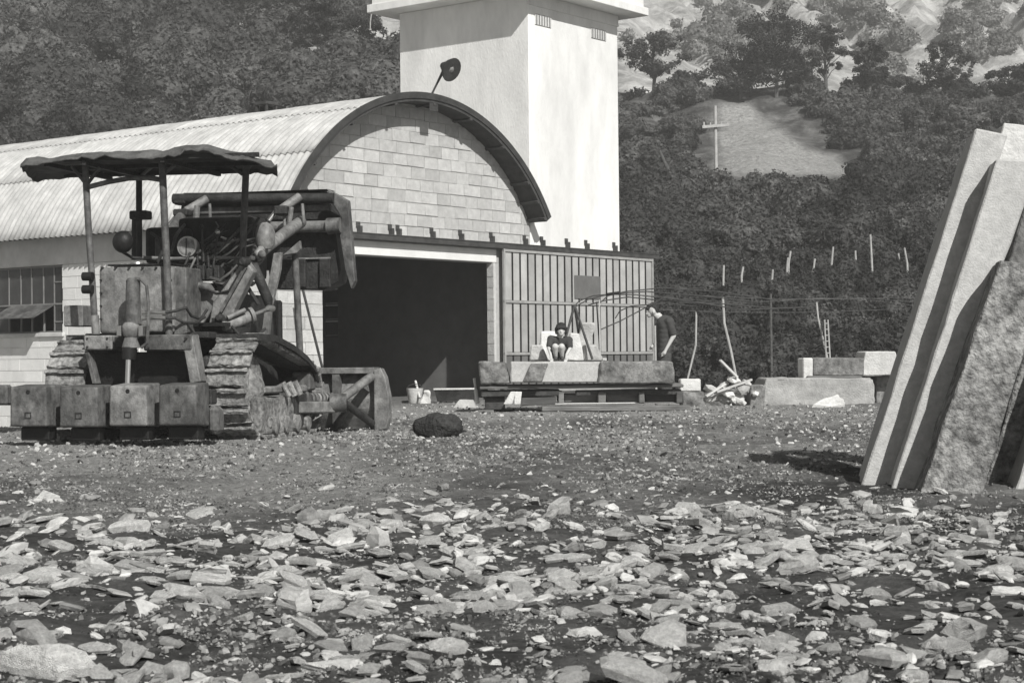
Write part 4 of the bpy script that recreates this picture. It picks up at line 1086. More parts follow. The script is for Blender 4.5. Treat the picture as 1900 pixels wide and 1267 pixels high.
for k in range(6): MB().tube([at(1530 + k * .5, 600 + k * 11, 27.3) - o0, at(1537 + k * .5, 600 + k * 11, 27.3) - o0], .008, 6).build('rung', 'polewhite', ldr)
# things in the mouth of the workshop
bk = empty('pail', gp(769, 748)); tag(bk, 'battered pale pail standing in the workshop doorway', 'pail')
MB().tube([(0, .15, 0), (0, .15, .02), (0, .15, .22), (0, .15, .25)], [.10, .11, .14, .145], 18).build('body', 'palewood', bk, smooth=True)
MB().tube([(-.14, .15, .24), (-.1, .12, .3), (0, .1, .33), (.1, .12, .3), (.14, .15, .24)], .006, 6).build('handle', 'iron', bk)
a, b_ = at(771, 707, 30.3), at(779, 738, 30.0)
o = MB().tube([Vector(), b_ - a], .02, 8).build('stick', 'palewood', None); o.location = a; tag(o, 'short pale stick leaning beside the pail', 'stick')
px_block(778, 726, 800, 746, 29.6, .25, 'stonepale', 'crumpled pale heap of offcuts beside the pail', amp=.09, ground=True, dx=(0, 0, 8, -4), name='offcut_heap', cat='offcuts')
trf = empty('mortar_trough', gp(845, 748)); tag(trf, 'shallow dark trough on the ground in the doorway', 'trough')
a = at(806, 720, 29.8) - trf.location; b_ = at(882, 744, 29.8) - trf.location
MB().hexa([(a.x + .05, 0, b_.z), (b_.x - .02, 0, b_.z), (b_.x - .02, .35, b_.z), (a.x + .05, .35, b_.z)], [(a.x, -.04, a.z - .03), (b_.x, -.04, a.z - .03), (b_.x, .4, a.z - .03), (a.x, .4, a.z - .03)]).build('pan', 'rustdark', trf)
MB().box(a.x - .01, -.06, a.z - .028, b_.x + .01, -.03, a.z).build('rim', 'stonepale', trf)
a, b_ = at(880, 702, 24.9), at(886, 748, 24.8)
o = MB().tube([Vector(), (b_ - a) * .4, (b_ - a) * .5, b_ - a], [.022, .016, .028, .03], 8).build('shovel_handle', 'palewood', None, smooth=True); o.location = a; tag(o, 'pale worn tool handle leaning on the left end of the crib', 'tool handle')
px_block(840, 742, 884, 750, 27.0, .3, 'stonepale', 'flat pale offcut on the ground left of the crib', amp=.02, name='stone_offcut', bevel=.005, dx=(0, 0, 12, -6), ground=True)
o = MB().beam((0, 0, 0), at(560, 530, 27.5) - at(600, 690, 27.3), .03, .03).build('leaning_bar', 'iron', None)
o.location = at(600, 690, 27.3); tag(o, 'dark iron bar leaning against the pale pier of the doorway', 'bar')

# ------------------------------------------------------------------ people (capsule skeletons fused into one skin)
def fuse(name, caps, voxel, mat, parent, loc=(0, 0, 0), smooth_it=4):
    q = MB()
    for (p0, p1, r0, r1) in caps:
        p0, p1 = Vector(p0), Vector(p1); d = p1 - p0
        n_ = max(2, int(d.length / (min(r0, r1) * .7)) + 1)
        for k in range(n_ + 1):
            t = k / n_
            q.ball(p0 + d * t, r0 + (r1 - r0) * t, 2)
    me = bpy.data.meshes.new(name); me.from_pydata([tuple(v) for v in q.v], [], q.f)
    o = bpy.data.objects.new(name, me); COL.objects.link(o)
    md = o.modifiers.new('r', 'REMESH'); md.mode = 'VOXEL'; md.voxel_size = voxel; md.use_smooth_shade = True
    ms = o.modifiers.new('s', 'SMOOTH'); ms.iterations = smooth_it; ms.factor = .5
    dg = bpy.context.evaluated_depsgraph_get(); dg.update()
    me2 = bpy.data.meshes.new_from_object(o.evaluated_get(dg))
    bpy.data.objects.remove(o); bpy.data.meshes.remove(me)
    me2.name = name; me2.materials.clear(); me2.materials.append(mt[mat])
    for p in me2.polygons: p.use_smooth = True
    o = bpy.data.objects.new(name, me2); COL.objects.link(o)
    if parent: o.parent = parent
    o.location = loc
    return o
def hand_caps(w, d, side_v, curl, s=1.0):
    """palm, four bent fingers and a thumb hanging from the wrist w along d"""
    w, d, side_v, curl = Vector(w), Vector(d).normalized(), Vector(side_v).normalized(), Vector(curl).normalized()
    out = [(w, w + d * .075 * s, .026 * s, .032 * s)]
    for k, (off, ln) in enumerate(((-.030, .060), (-.010, .070), (.010, .066), (.030, .052))):
        b0 = w + d * .085 * s + side_v * off * s; m0 = b0 + d * ln * .55 * s + curl * .012 * s; e0 = m0 + (d * .6 + curl * .8).normalized() * ln * .5 * s
        out += [(b0, m0, .0095 * s, .009 * s), (m0, e0, .009 * s, .0075 * s)]
    tb = w + d * .03 * s - side_v * .03 * s
    tm = tb + (d * .7 - side_v * .7 + curl * .3).normalized() * .04 * s
    out += [(tb, tm, .012 * s, .010 * s), (tm, tm + (d + curl * .5).normalized() * .03 * s, .010 * s, .008 * s)]
    return out
MY = 30.6
mp_ = at(1233, 700, MY); mp_.z = 0
man = empty('person', (mp_.x, mp_.y, 0)); tag(man, 'man in dark t-shirt standing at the stone stack, head bowed', 'person')
def mpx(px, py, y=0.0):
    return at(px, py, MY + y) - man.location
hip = mpx(1232, 662); chest = mpx(1234, 606); neck = mpx(1222, 586); headc = mpx(1211, 577)
fl = Vector((-1, -.15, 0)).normalized()                   # the way he faces
sidev = Vector((.1, -1, 0)).normalized()                  # his left, towards us
shl, shr = mpx(1239, 597) + sidev * .17, mpx(1236, 597) - sidev * .17
el_, wl_ = mpx(1250, 623, -.2), mpx(1236, 648, -.22)
er_, wr_ = mpx(1232, 625, .22), mpx(1213, 640, .1)
kl, kr = mpx(1229, 700, -.10), mpx(1236, 702, .10)
al_, ar_ = Vector((kl.x + .05, kl.y, .09)), Vector((kr.x + .06, kr.y, .09))
body = [(neck + Vector((.02, 0, -.03)), headc + Vector((.03, 0, -.05)), .058, .055),
        (headc, headc + Vector((.005, 0, .03)), .088, .092), (headc + Vector((-.055, 0, -.055)), headc + Vector((-.06, 0, -.075)), .05, .042),
        (headc + Vector((-.095, 0, -.03)), headc + Vector((-.108, 0, -.05)), .012, .016),
        (headc + Vector((.01, -.092, -.02)), headc + Vector((.01, -.094, -.045)), .018, .014), (headc + Vector((.01, .092, -.02)), headc + Vector((.01, .094, -.045)), .018, .014),
        (chest + Vector((0, 0, .05)), hip, .12, .11), (shl, chest, .07, .1), (shr, chest, .07, .1), (chest, neck, .09, .06),
        (shl, el_, .052, .043), (el_, wl_, .042, .028), (shr, er_, .052, .043), (er_, wr_, .042, .028),
        (hip - sidev * -.08, kl, .085, .06), (hip - sidev * .08, kr, .085, .06), (kl, al_, .055, .038), (kr, ar_, .055, .038)]
body += hand_caps(wl_, (wl_ - el_).normalized() + Vector((-.1, 0, -.4)), Vector((1, 0, .3)), Vector((-.3, .9, 0)))
body += hand_caps(wr_, (wr_ - er_).normalized() + Vector((-.1, 0, -.3)), Vector((0, 1, 0)), Vector((-.6, 0, -.5)))
fuse('body', body, .011, 'skin', man)
hr = [(headc + Vector((.02, 0, .045)), headc + Vector((.035, 0, .02)), .092, .086), (headc + Vector((-.05, 0, .05)), headc + Vector((.02, 0, .06)), .065, .088), (headc + Vector((.05, 0, -.02)), headc + Vector((.06, 0, -.05)), .06, .045), (headc + Vector((-.085, -.03, .03)), headc + Vector((-.085, .03, .03)), .035, .035)]
fuse('hair', hr, .012, 'hair', man, (0, 0, .012), 2)
sh_ = [(chest + Vector((0, 0, .05)), hip + Vector((0, 0, .04)), .155, .135), (chest + sidev * .07, hip + sidev * .05 + Vector((0, 0, .04)), .135, .12), (chest - sidev * .07, hip - sidev * .05 + Vector((0, 0, .04)), .135, .12),
       (shl, shl + (el_ - shl) * .82, .082, .066), (shr, shr + (er_ - shr) * .82, .082, .066), (shl, chest, .085, .13), (shr, chest, .085, .13), (chest + Vector((.01, 0, .08)), neck + Vector((.035, 0, -.055)), .11, .075)]
fuse('t_shirt', sh_, .014, 'shirt', man)
tr_caps = [(hip + Vector((0, 0, .03)) + sidev * .05, hip - Vector((0, 0, .05)) + sidev * .07, .125, .12), (hip + Vector((0, 0, .03)) - sidev * .05, hip - Vector((0, 0, .05)) - sidev * .07, .125, .12),
           (hip + sidev * .08, kl, .11, .082), (hip - sidev * .08, kr, .11, .082), (kl, al_, .08, .066), (kr, ar_, .08, .066)]
fuse('trousers', tr_caps, .014, 'trousers', man)
for a in (al_, ar_):
    fuse('shoe', [(Vector((a.x + .03, a.y, .045)), Vector((a.x - .17, a.y - .02, .035)), .05, .036)], .012, 'shoe', man)
a, b_ = at(1215, 604, MY - .12), at(1217, 662, MY - .12); b_.z = .0
o = MB().tube([Vector(), (b_ - a) * .5, b_ - a], [.02, .019, .02], 8).build('tool_shaft', 'polewhite', None, smooth=True); o.location = a; tag(o, 'pale straight shaft held upright by the man in the dark t-shirt', 'tool shaft')

BY = 24.72
bp0 = at(1038, 668, BY)
boy = empty('person', bp0); tag(boy, 'small dark-haired boy crouching on top of the stacked stone blocks', 'person')
def bpx(px, py, y=0.0): return at(px, py, BY + y) - bp0
hc = bpx(1041, 612); nk = bpx(1040, 625, .03); ch = bpx(1039, 636, .10); hp_ = bpx(1038, 657, .22)
s1, s2 = bpx(1022, 629, .06), bpx(1056, 631, .06)
e1, w1 = bpx(1018, 645, .0), bpx(1022, 659, -.08)
e2, w2 = bpx(1058, 646, .0), bpx(1051, 658, -.08)
k1, k2 = bpx(1030, 643, -.10), bpx(1042, 643, -.10)
f1, f2 = bpx(1031, 665, .0), bpx(1043, 665, .0)
bb = [(hc, hc + Vector((0, 0, .012)), .068, .070), (hc + Vector((0, -.03, -.045)), hc + Vector((0, -.035, -.055)), .04, .034), (hc + Vector((0, -.07, -.018)), hc + Vector((0, -.078, -.03)), .008, .011),
      (hc + Vector((-.07, 0, -.015)), hc + Vector((-.072, 0, -.03)), .014, .011), (hc + Vector((.07, 0, -.015)), hc + Vector((.072, 0, -.03)), .014, .011),
      (nk, hc, .036, .04), (ch, nk, .075, .04), (ch, hp_, .085, .085), (s1, ch, .042, .07), (s2, ch, .042, .07), (s1, e1, .034, .028), (e1, w1, .027, .019), (s2, e2, .034, .028), (e2, w2, .027, .019),
      (hp_ + Vector((-.05, 0, 0)), k1, .062, .047), (hp_ + Vector((.05, 0, 0)), k2, .062, .047), (k1, f1, .045, .028), (k2, f2, .045, .028)]
bb += hand_caps(w1, (.1, -.1, -1), (1, 0, 0), (.2, -.6, 0), .72) + hand_caps(w2, (-.1, -.1, -1), (-1, 0, 0), (-.2, -.6, 0), .72)
fuse('body', bb, .008, 'skin', boy)
fuse('hair', [(hc + Vector((0, .012, .028)), hc + Vector((0, .03, .005)), .078, .076), (hc + Vector((-.04, -.042, .028)), hc + Vector((.04, -.042, .028)), .04, .04), (hc + Vector((-.062, -.01, .01)), hc + Vector((-.064, -.01, -.045)), .03, .024), (hc + Vector((.062, -.01, .01)), hc + Vector((.064, -.01, -.045)), .03, .024)], .009, 'hair', boy, (0, 0, .004), 2)
fuse('t_shirt', [(ch, hp_ + Vector((0, 0, .02)), .10, .10), (ch + Vector((-.05, 0, .01)), hp_ + Vector((-.04, 0, .02)), .085, .085), (ch + Vector((.05, 0, .01)), hp_ + Vector((.04, 0, .02)), .085, .085), (s1, ch, .056, .085), (s2, ch, .056, .085), (s1, s1 + (e1 - s1) * .75, .052, .045), (s2, s2 + (e2 - s2) * .75, .052, .045), (ch + Vector((0, 0, .03)), nk + Vector((0, .01, -.03)), .07, .05)], .010, 'boyshirt', boy)
fuse('shorts', [(hp_ + Vector((-.05, 0, 0)), hp_ + (k1 - hp_) * .62 + Vector((-.02, 0, 0)), .078, .066), (hp_ + Vector((.05, 0, 0)), hp_ + (k2 - hp_) * .62 + Vector((.02, 0, 0)), .078, .066), (hp_ + Vector((-.05, 0, 0)), hp_ + Vector((.05, 0, 0)), .08, .08)], .010, 'trousers', boy)
for f in (f1, f2):
    fuse('shoe', [(Vector((f.x, f.y + .02, .03)), Vector((f.x, f.y - .11, .022)), .032, .024)], .009, 'shoe', boy)

# ------------------------------------------------------------------ hillside things: pole, stakes, wires
p = hillpt(1329, 330)
tp = at(1327, 197, p.y); 
pole = empty('utility_pole', p); tag(pole, 'pale wooden utility pole with one crossarm on the hillside', 'utility pole')
MB().tube([(0, 0, -.5), tp - p], [.075, .06], 10).build('pole', 'polewhite', pole, smooth=True)
ca = MB().beam(at(1303, 236, p.y - .1) - p, at(1353, 232, p.y - .1) - p, .09, .11).build('crossarm', 'polewhite', pole)
for px in (1306, 1318, 1338, 1350): MB().tube([at(px, 234, p.y - .1) - p, at(px, 227, p.y - .1) - p], .035, 8).build('insulator', 'polewhite', ca)
p = hillpt(1272, 385)
o = MB().tube([(0, 0, -.3), at(1246, 330, p.y) - p, at(1224, 280, p.y) - p], [.08, .07, .05], 8).build('leaning_pole', 'bark', None); o.location = p
tag(o, 'dark dead pole leaning left on the slope beside the tower', 'pole')
VS = [(1345, 548, 492, -2), (1378, 530, 495, 1), (1408, 524, 500, -6), (1460, 516, 478, 2), (1464, 515, 466, 3), (1510, 528, 480, 2), (1540, 528, 458, 6), (1557, 520, 495, -3), (1571, 532, 505, 0), (1587, 505, 465, 0), (1622, 520, 435, -7), (1688, 516, 460, -10), (1664, 500, 470, 3), (1432, 540, 500, 2), (1655, 530, 505, 1), (1405, 322, 292, 1)]
ORD = ('leftmost', 'second', 'third', 'fourth', 'fifth', 'sixth', 'seventh', 'eighth', 'ninth', 'tenth', 'eleventh', 'twelfth', 'thirteenth', 'fourteenth', 'fifteenth')
VS = sorted(VS[:-1])
for vi, (px, y0, y1, lean) in enumerate(VS):
    p = hillpt(px, y0); p = at(px, y0, p.y - 1.6); q = at(px + lean, y1, p.y)
    o = MB().tube([(0, 0, -1.3), (q - p) * .5 + Vector((random.uniform(-.04, .04), 0, 0)), q - p], [.034, .03, .026], 7).build('vine_stake', 'polewhite', None); o.location = p
    tag(o, ORD[vi] + (' thin pale vine stake' if vi == 0 else ' thin pale vine stake from the left') + ' in the row on the overgrown bank', 'stake', 'vine stakes on the bank')
wfn = empty('wire_fence', (3.2, 35.5, 0)); tag(wfn, 'sagging wire fence strung along the foot of the bank', 'fence')
for k, (ya, yb) in enumerate(((543, 552), (556, 560), (574, 572), (548, 566))):
    pts = []
    for i in range(9):
        t = i / 8; px = 1210 + 480 * t; pts.append(at(px, ya + (yb - ya) * t + 7 * math.sin(math.pi * t * (2 if k % 2 else 1)), 35.5 + .1 * k) - wfn.location)
    MB().tube(pts, .0045, 5).build('wire', 'rust', wfn)
for px in (1430,):
    a = at(px, 545, 35.6); MB().tube([Vector((a.x, a.y, -.3)) - wfn.location, a - wfn.location], .025, 7).build('post', 'bark', wfn)

# ------------------------------------------------------------------ vegetation
def leaves(C, Rd, per, size, rg, shell=.55, flat=0.35, big=None):
    """leaf-sized rhombi spread through ellipsoids C, Rd (N,3); returns verts, quads"""
    N = len(C); n_ = N * per
    d = rg.normal(size=(n_, 3)); d /= np.linalg.norm(d, axis=1, keepdims=True)
    rad = (shell + (1 - shell) * rg.random(n_)) ** .8
    ctr = np.repeat(C, per, 0) + d * np.repeat(Rd, per, 0) * rad[:, None]
    nv = d * .75 + rg.normal(size=(n_, 3)) * .38 + np.array([0, 0, flat])
    if big is not None:
        e = ctr - np.repeat(big, per, 0); e /= np.linalg.norm(e, axis=1, keepdims=True) + 1e-6; nv = nv + e * .8
    nv /= np.linalg.norm(nv, axis=1, keepdims=True)
    a = np.cross(nv, rg.normal(size=(n_, 3))); a /= np.linalg.norm(a, axis=1, keepdims=True)
    b_ = np.cross(nv, a)
    s = np.repeat(np.broadcast_to(size, (N,)), per) * rg.uniform(.6, 1.4, n_)
    L_, W_ = a * s[:, None], b_ * (s * .55)[:, None]
    V = np.stack([ctr - L_, ctr + W_, ctr + L_, ctr - W_], 1).reshape(-1, 3)
    return V, np.arange(n_ * 4).reshape(-1, 4)
def lumpy(C, Rd, k, rg):
    """break each bush into k smaller clumps"""
    N = len(C); d = rg.normal(size=(N * k, 3)); d /= np.linalg.norm(d, axis=1, keepdims=True); d[:, 2] = np.abs(d[:, 2]) * .9 - .15
    return np.repeat(C, k, 0) + d * np.repeat(Rd, k, 0) * rg.uniform(.35, .9, (N * k, 1)), np.repeat(Rd, k, 0) * rg.uniform(.22, .46, (N * k, 1))
def scatter_on_hill(n_, x0, x1, y0, y1, dens, rg):
    """pixel window -> points on the hillside, kept with probability dens(px, py)"""
    out = []
    px = rg.uniform(x0, x1, n_); py = rg.uniform(y0, y1, n_)
    keep = rg.random(n_) < dens(px, py)
    px, py = px[keep], py[keep]
    Ys = np.concatenate([np.arange(37, 120, .5), np.arange(120, 245, 1.5)])
    x, y = (px - 950) / F, (633.5 - py) / F
    c, s = math.cos(ROLL), math.sin(ROLL); xr, yr = x * c + y * s, -x * s + y * c
    ry, rz = math.cos(PITCH) - yr * math.sin(PITCH), math.sin(PITCH) + yr * math.cos(PITCH)
    X = xr[:, None] / ry[:, None] * Ys[None]; Z = CAMH + rz[:, None] / ry[:, None] * Ys[None]
    H = hill(X, np.broadcast_to(Ys, X.shape))
    hit = H >= Z; i = hit.argmax(1); ok = hit.any(1); r_ = np.arange(len(px))
    P = np.stack([X[r_, i], Ys[i], H[r_, i]], 1)[ok]
    return P, px[ok], py[ok]
rg = np.random.default_rng(21)
def ico(sub):
    bm = bmesh.new(); bmesh.ops.create_icosphere(bm, subdivisions=sub, radius=1); bm.verts.ensure_lookup_table()
    V = np.array([v.co[:] for v in bm.verts]); Fc = np.array([[v.index for v in f.verts] for f in bm.faces]); bm.free(); return V, Fc
IV, IF = ico(4)
IV3, IF3 = ico(3)
def crown_template(rgx, nl, V0, F0):
    """cauliflower crown: unit sphere pushed out into lumps"""
    c = rgx.normal(size=(nl, 3)); c[:, 2] = np.abs(c[:, 2]) * 1.1 - .25; c /= np.linalg.norm(c, axis=1, keepdims=True)
    w = rgx.uniform(.28, .62, nl); h = rgx.uniform(.22, .55, nl)
    d2 = ((V0[:, None] - c[None]) ** 2).sum(-1)
    r = .62 + (h[None] * np.sqrt(np.clip(1 - d2 / w[None] ** 2, 0, 1))).max(1)
    V = V0 * r[:, None]; V[:, 2] = np.where(V[:, 2] < 0, V[:, 2] * .8, V[:, 2])
    t = V[F0]; fn = np.cross(t[:, 1] - t[:, 0], t[:, 2] - t[:, 0]); ar = np.linalg.norm(fn, axis=1); fn = fn / (ar[:, None] + 1e-9)
    return V, fn, np.cumsum(ar) / ar.sum()
TPL = [crown_template(rg, int(k), IV, IF) for k in rg.integers(14, 30, 9)]
TPL3 = [crown_template(rg, int(k), IV3, IF3) for k in rg.integers(9, 16, 7)]
def bushes(name, P, rr, mat, label, per, leaf, zf=.35, squash=.85, fine=True):
    T, FT = (TPL, IF) if fine else (TPL3, IF3)
    Vs, Fs, Ts, LV, LT, o_ = [], [], [], [], [], 0
    tone = np.exp(rg.normal(0, .34, len(P))) * np.exp(1.8 * (fbm(P[:, 0] * .16, P[:, 2] * .3, 3, 77) - .5))
    leaf = np.broadcast_to(leaf, (len(P),))
    for i in range(len(P)):
        V, fn, cum = T[rg.integers(len(T))]
        a = rg.uniform(0, 6.283); ca, sa = math.cos(a), math.sin(a); Rm = np.array([[ca, -sa, 0], [sa, ca, 0], [0, 0, 1]])
        sc3 = rr[i] * np.array([rg.uniform(.8, 1.25), rg.uniform(.8, 1.25), squash * rg.uniform(.75, 1.3)])
        W = (V * sc3) @ Rm.T + P[i] + np.array([0, 0, rr[i] * zf])
        Vs.append(W * 1.0); Fs.append(FT + o_); Ts.append(np.full(len(W), tone[i] * .75)); o_ += len(W)  # core colour darkened to imitate shade inside the foliage
        nw = fn @ Rm.T; ar_ = np.diff(np.concatenate([[0], cum])) * np.where(nw @ np.array([0, -.85, .5]) > -.3, 1, .12); cw = np.cumsum(ar_) / ar_.sum()
        n_ = max(80, int(per * 8.2 * rr[i] ** 2 / (1.28 * leaf[i] ** 2)))
        f = np.searchsorted(cw, rg.random(n_)).clip(0, len(FT) - 1)
        u = rg.random((n_, 2)); u = np.where(u.sum(1, keepdims=True) > 1, 1 - u, u)
        t = W[FT[f]]; ctr = t[:, 0] + (t[:, 1] - t[:, 0]) * u[:, :1] + (t[:, 2] - t[:, 0]) * u[:, 1:]
        nn_ = nw[f]
        ctr = ctr + nn_ * rg.uniform(-.3, 2.2, (n_, 1)) * leaf[i]
        nv = nn_ + rg.normal(size=(n_, 3)) * .5 + np.array([0, 0, .2]); nv /= np.linalg.norm(nv, axis=1, keepdims=True)
        x = np.cross(nv, rg.normal(size=(n_, 3))); x /= np.linalg.norm(x, axis=1, keepdims=True); y = np.cross(nv, x)
        s = leaf[i] * rg.uniform(.6, 1.4, (n_, 1))
        LV.append(np.stack([ctr - x * s, ctr + x * s * .6 + y * s * .8, ctr + x * s * .6 - y * s * .8], 1).reshape(-1, 3)); LT.append(np.full(n_ * 3, tone[i]))
    V = np.concatenate(Vs); Fc = np.concatenate(Fs); Lv = np.concatenate(LV); q = np.arange(len(Lv)).reshape(-1, 3) + len(V)
    Fq = np.concatenate([Fc, q])
    o = put(name, npmesh(name, np.concatenate([V, Lv]), Fq), mat)
    sm0 = np.zeros(len(Fq), bool); sm0[:len(Fc)] = True; o.data.polygons.foreach_set('use_smooth', sm0)
    o.data.attributes.new('tone', 'FLOAT', 'POINT').data.foreach_set('value', np.concatenate([np.concatenate(Ts), np.concatenate(LT)]).astype(np.float32))
    return tag(o, label, kind='stuff')
# left: unbroken thicket over the slope behind the shed
def dl(px, py):
    open_ = np.clip((px - 380) / 160, 0, 1) * np.clip((165 - py) / 70, 0, 1)
    nz_ = fbm(px * .012, py * .02, 3, 31)
    hole = np.minimum.reduce([((px - a) / c) ** 2 + ((py - b_) / d) ** 2 for a, b_, c, d in ((430, 74, 54, 58), (566, 108, 34, 38), (716, 66, 50, 76), (725, 150, 42, 38))]) < 1
    return np.where(hole, 0, np.clip(1 - .6 * open_ * (nz_ < .55), 0, 1))
P, px, py = scatter_on_hill(300, -160, 760, -70, 330, dl, rg)
bushes('thicket', P, np.exp(np.clip(rg.normal(.22, .38, len(P)), -.6, .85)) * (P[:, 1] / 75), 'leaf', 'dense dark thicket covering the slope behind the vaulted roof', .5, .085 * P[:, 1] / 70)
# right bank: dark thicket below the scree
def dr_(px, py):
    base = sstep(312, 350, py - 42 * sstep(1300, 1340, px) * sstep(1640, 1580, px) + 40 * (fbm(px * .01, 0 * px, 2, 33) - .5) - 40 * sstep(1560, 1700, px) * -1)
    return base
def notscree(P): return np.maximum.reduce([screemask(P[:, 0] + a, P[:, 1] + b_) for a, b_ in ((0, 0), (1.3, 0), (-1.3, 0), (0, 3.5))]) < .1
P, px, py = scatter_on_hill(490, 1130, 2060, 300, 690, dr_, rg)
k_ = notscree(P); P, px, py = P[k_], px[k_], py[k_]
dk = fbm(px * .008, py * .012, 3, 35) < .52
bushes('bank_thicket', P[dk], np.exp(np.clip(rg.normal(-.42, .35, dk.sum()), -1.2, .1)) * (P[dk, 1] / 55), 'leafdark', 'dark tangled undergrowth on the bank', .6, .055 * P[dk, 1] / 55, .2, fine=False)
bushes('bank_scrub', P[~dk], np.exp(np.clip(rg.normal(-.45, .35, (~dk).sum()), -1.2, .1)) * (P[~dk, 1] / 55), 'leaf', 'lighter leafy scrub on the bank', .6, .055 * P[~dk, 1] / 55, .2, fine=False)
# foot of the bank
n_ = 170
X = rg.uniform(3.0, 16, n_); Y = rg.uniform(36.2, 41.5, n_); P = np.stack([X, Y, np.maximum(hill(X, Y), 0)], 1)
bushes('bank_foot_growth', P, rg.uniform(.3, .65, n_), 'leafdark', 'dark bramble growth along the foot of the bank', .6, .045, .3, 1.2, False)
# slope between the scree and the ridge, right
def du(px, py):
    left = sstep(1370, 1300, px) * .55
    right = sstep(1440 + (py - 190) * 1.15, 1500 + (py - 190) * 1.15, px) * .9
    return np.clip(left + right, 0, 1)
P, px, py = scatter_on_hill(700, 1130, 2060, 172, 330, du, rg)
k_ = notscree(P) & (P[:, 1] < 118); P, px = P[k_], px[k_]
bushes('slope_scrub', P, np.exp(np.clip(rg.normal(-.6, .35, len(P)), -1.3, .0)), 'leaf', 'low scrub over the slope beside the scree', .6, .09, .2, .75, False)
# pale dry scrub on the rocky heights
def dh(px, py): return (fbm(px * .012, py * .016, 3, 41) > .52) * .5
P, px, py = scatter_on_hill(950, 1130, 2060, -60, 185, dh, rg)
k_ = P[:, 1] > 104; P = P[k_]
bushes('dry_scrub', P, np.exp(np.clip(rg.normal(-.1, .4, len(P)), -1, .6)), 'leafpale', 'pale dry scrub among the rocks of the upper slope', .6, .14, .2, .9, False)
# single trees
def tree(name, bx, by, topy, wpx, mat, label, cat='tree', group='trees on the hillside', nl=26, lean=0, low=.3, Y=None):
    p = hillpt(bx, by) if Y is None else at(bx, by, Y)
    hgt = at(bx, topy, p.y).z - p.z; wr = wpx / F * p.y / 2
    t = empty(name, p); tag(t, label, cat, group)
    q = MB(); tp_ = Vector((lean * hgt, 0, hgt * .72)); r0 = max(.09, hgt * .022)
    tr0 = [Vector((0, 0, -.4)), Vector((lean * hgt * .2 + random.uniform(-.1, .1), 0, hgt * .25)), Vector((lean * hgt * .6, .1, hgt * .5)), tp_]
    q.tube(tr0, [r0 * 1.3, r0, r0 * .7, r0 * .25], 8)
    cl_, rd_ = [], []
    for k in range(nl):
        a = random.uniform(0, 6.283); hh = random.uniform(low, .95); 
        prof = math.sin(math.pi * min(1, (hh - low) / (1.02 - low)) ** .8) * .8 + .22
        rr = wr * prof * random.uniform(.35, 1.0)
        e = Vector((lean * hgt * hh + rr * math.cos(a), rr * math.sin(a), hgt * hh))
        s0 = Vector((lean * hgt * hh * .6, 0, hgt * max(.18, hh - .22)))
        q.tube([s0, (s0 + e) / 2 + Vector((0, 0, .05 * hgt * random.uniform(-1, 1))), e], [r0 * .4, r0 * .25, r0 * .1], 5)
        cl_.append(e + p); sz = wr * random.uniform(.3, .55); rd_.append((sz, sz, sz * .7))
    q.build('trunk', 'bark', t, smooth=True)
    C2, R2 = lumpy(np.array([list(v) for v in cl_]), np.array(rd_), 4, rg)
    V, Q = leaves(C2, R2 * 1.25, 75, .042 * p.y / 55, rg, .1)
    V = V - np.array(p)
    o = put('crown', npmesh('crown', V, Q), mat, t)
    o.data.attributes.new('tone', 'FLOAT', 'POINT').data.foreach_set('value', np.repeat(rg.uniform(.6, 1.5, len(C2)), 75 * 4).astype(np.float32))
tree('broadleaf_tree', 1440, 182, 28, 180, 'leafdark', 'large dark tree with a wide crown above the scree', low=.15, nl=46)
tree('broadleaf_tree', 1372, 188, 82, 140, 'leaf', 'lower spreading tree left of the largest dark tree', low=.2, nl=30)
tree('broadleaf_tree', 1532, 178, 48, 78, 'leaf', 'slim tree just right of the largest dark tree', low=.3)
tree('broadleaf_tree', 1612, 184, 78, 74, 'leafdark', 'small lone tree with a bare stem standing out on the ridge', low=.28, nl=30)
tree('broadleaf_tree', 1660, 180, 138, 70, 'leafdark', 'low dark bushy tree beside the lone tree', low=.1, nl=18)
tree('broadleaf_tree', 1752, 182, 78, 110, 'leaf', 'grey rounded tree on the ridge above the leaning slabs', low=.2, nl=28)
tree('broadleaf_tree', 1872, 190, 128, 90, 'leafdark', 'dark low tree at the right edge of the ridge', low=.2)
tree('broadleaf_tree', 1212, 170, 66, 120, 'leaf', 'spreading tree on the slope just right of the tower', low=.3, nl=30)
tree('broadleaf_tree', 456, 82, -40, 110, 'leaf', 'tree with a thin visible stem among the bright patches left', low=.4, nl=30)
tree('broadleaf_tree', 672, 128, 34, 110, 'leafdark', 'bushy tree immediately left of the tower', low=.12, nl=30)
tree('broadleaf_tree', 600, 110, -6, 110, 'leaf', 'second tree left of the tower near the top edge', low=.2, nl=30)
tree('broadleaf_tree', 540, 60, -60, 110, 'leaf', 'tree at the top edge above the middle of the roof', low=.3, nl=26)
tree('broadleaf_tree', 1750, 250, 205, 60, 'leafdark', 'dark bush on the slope under the ridge above the slabs', 'bush', low=.05, nl=18)

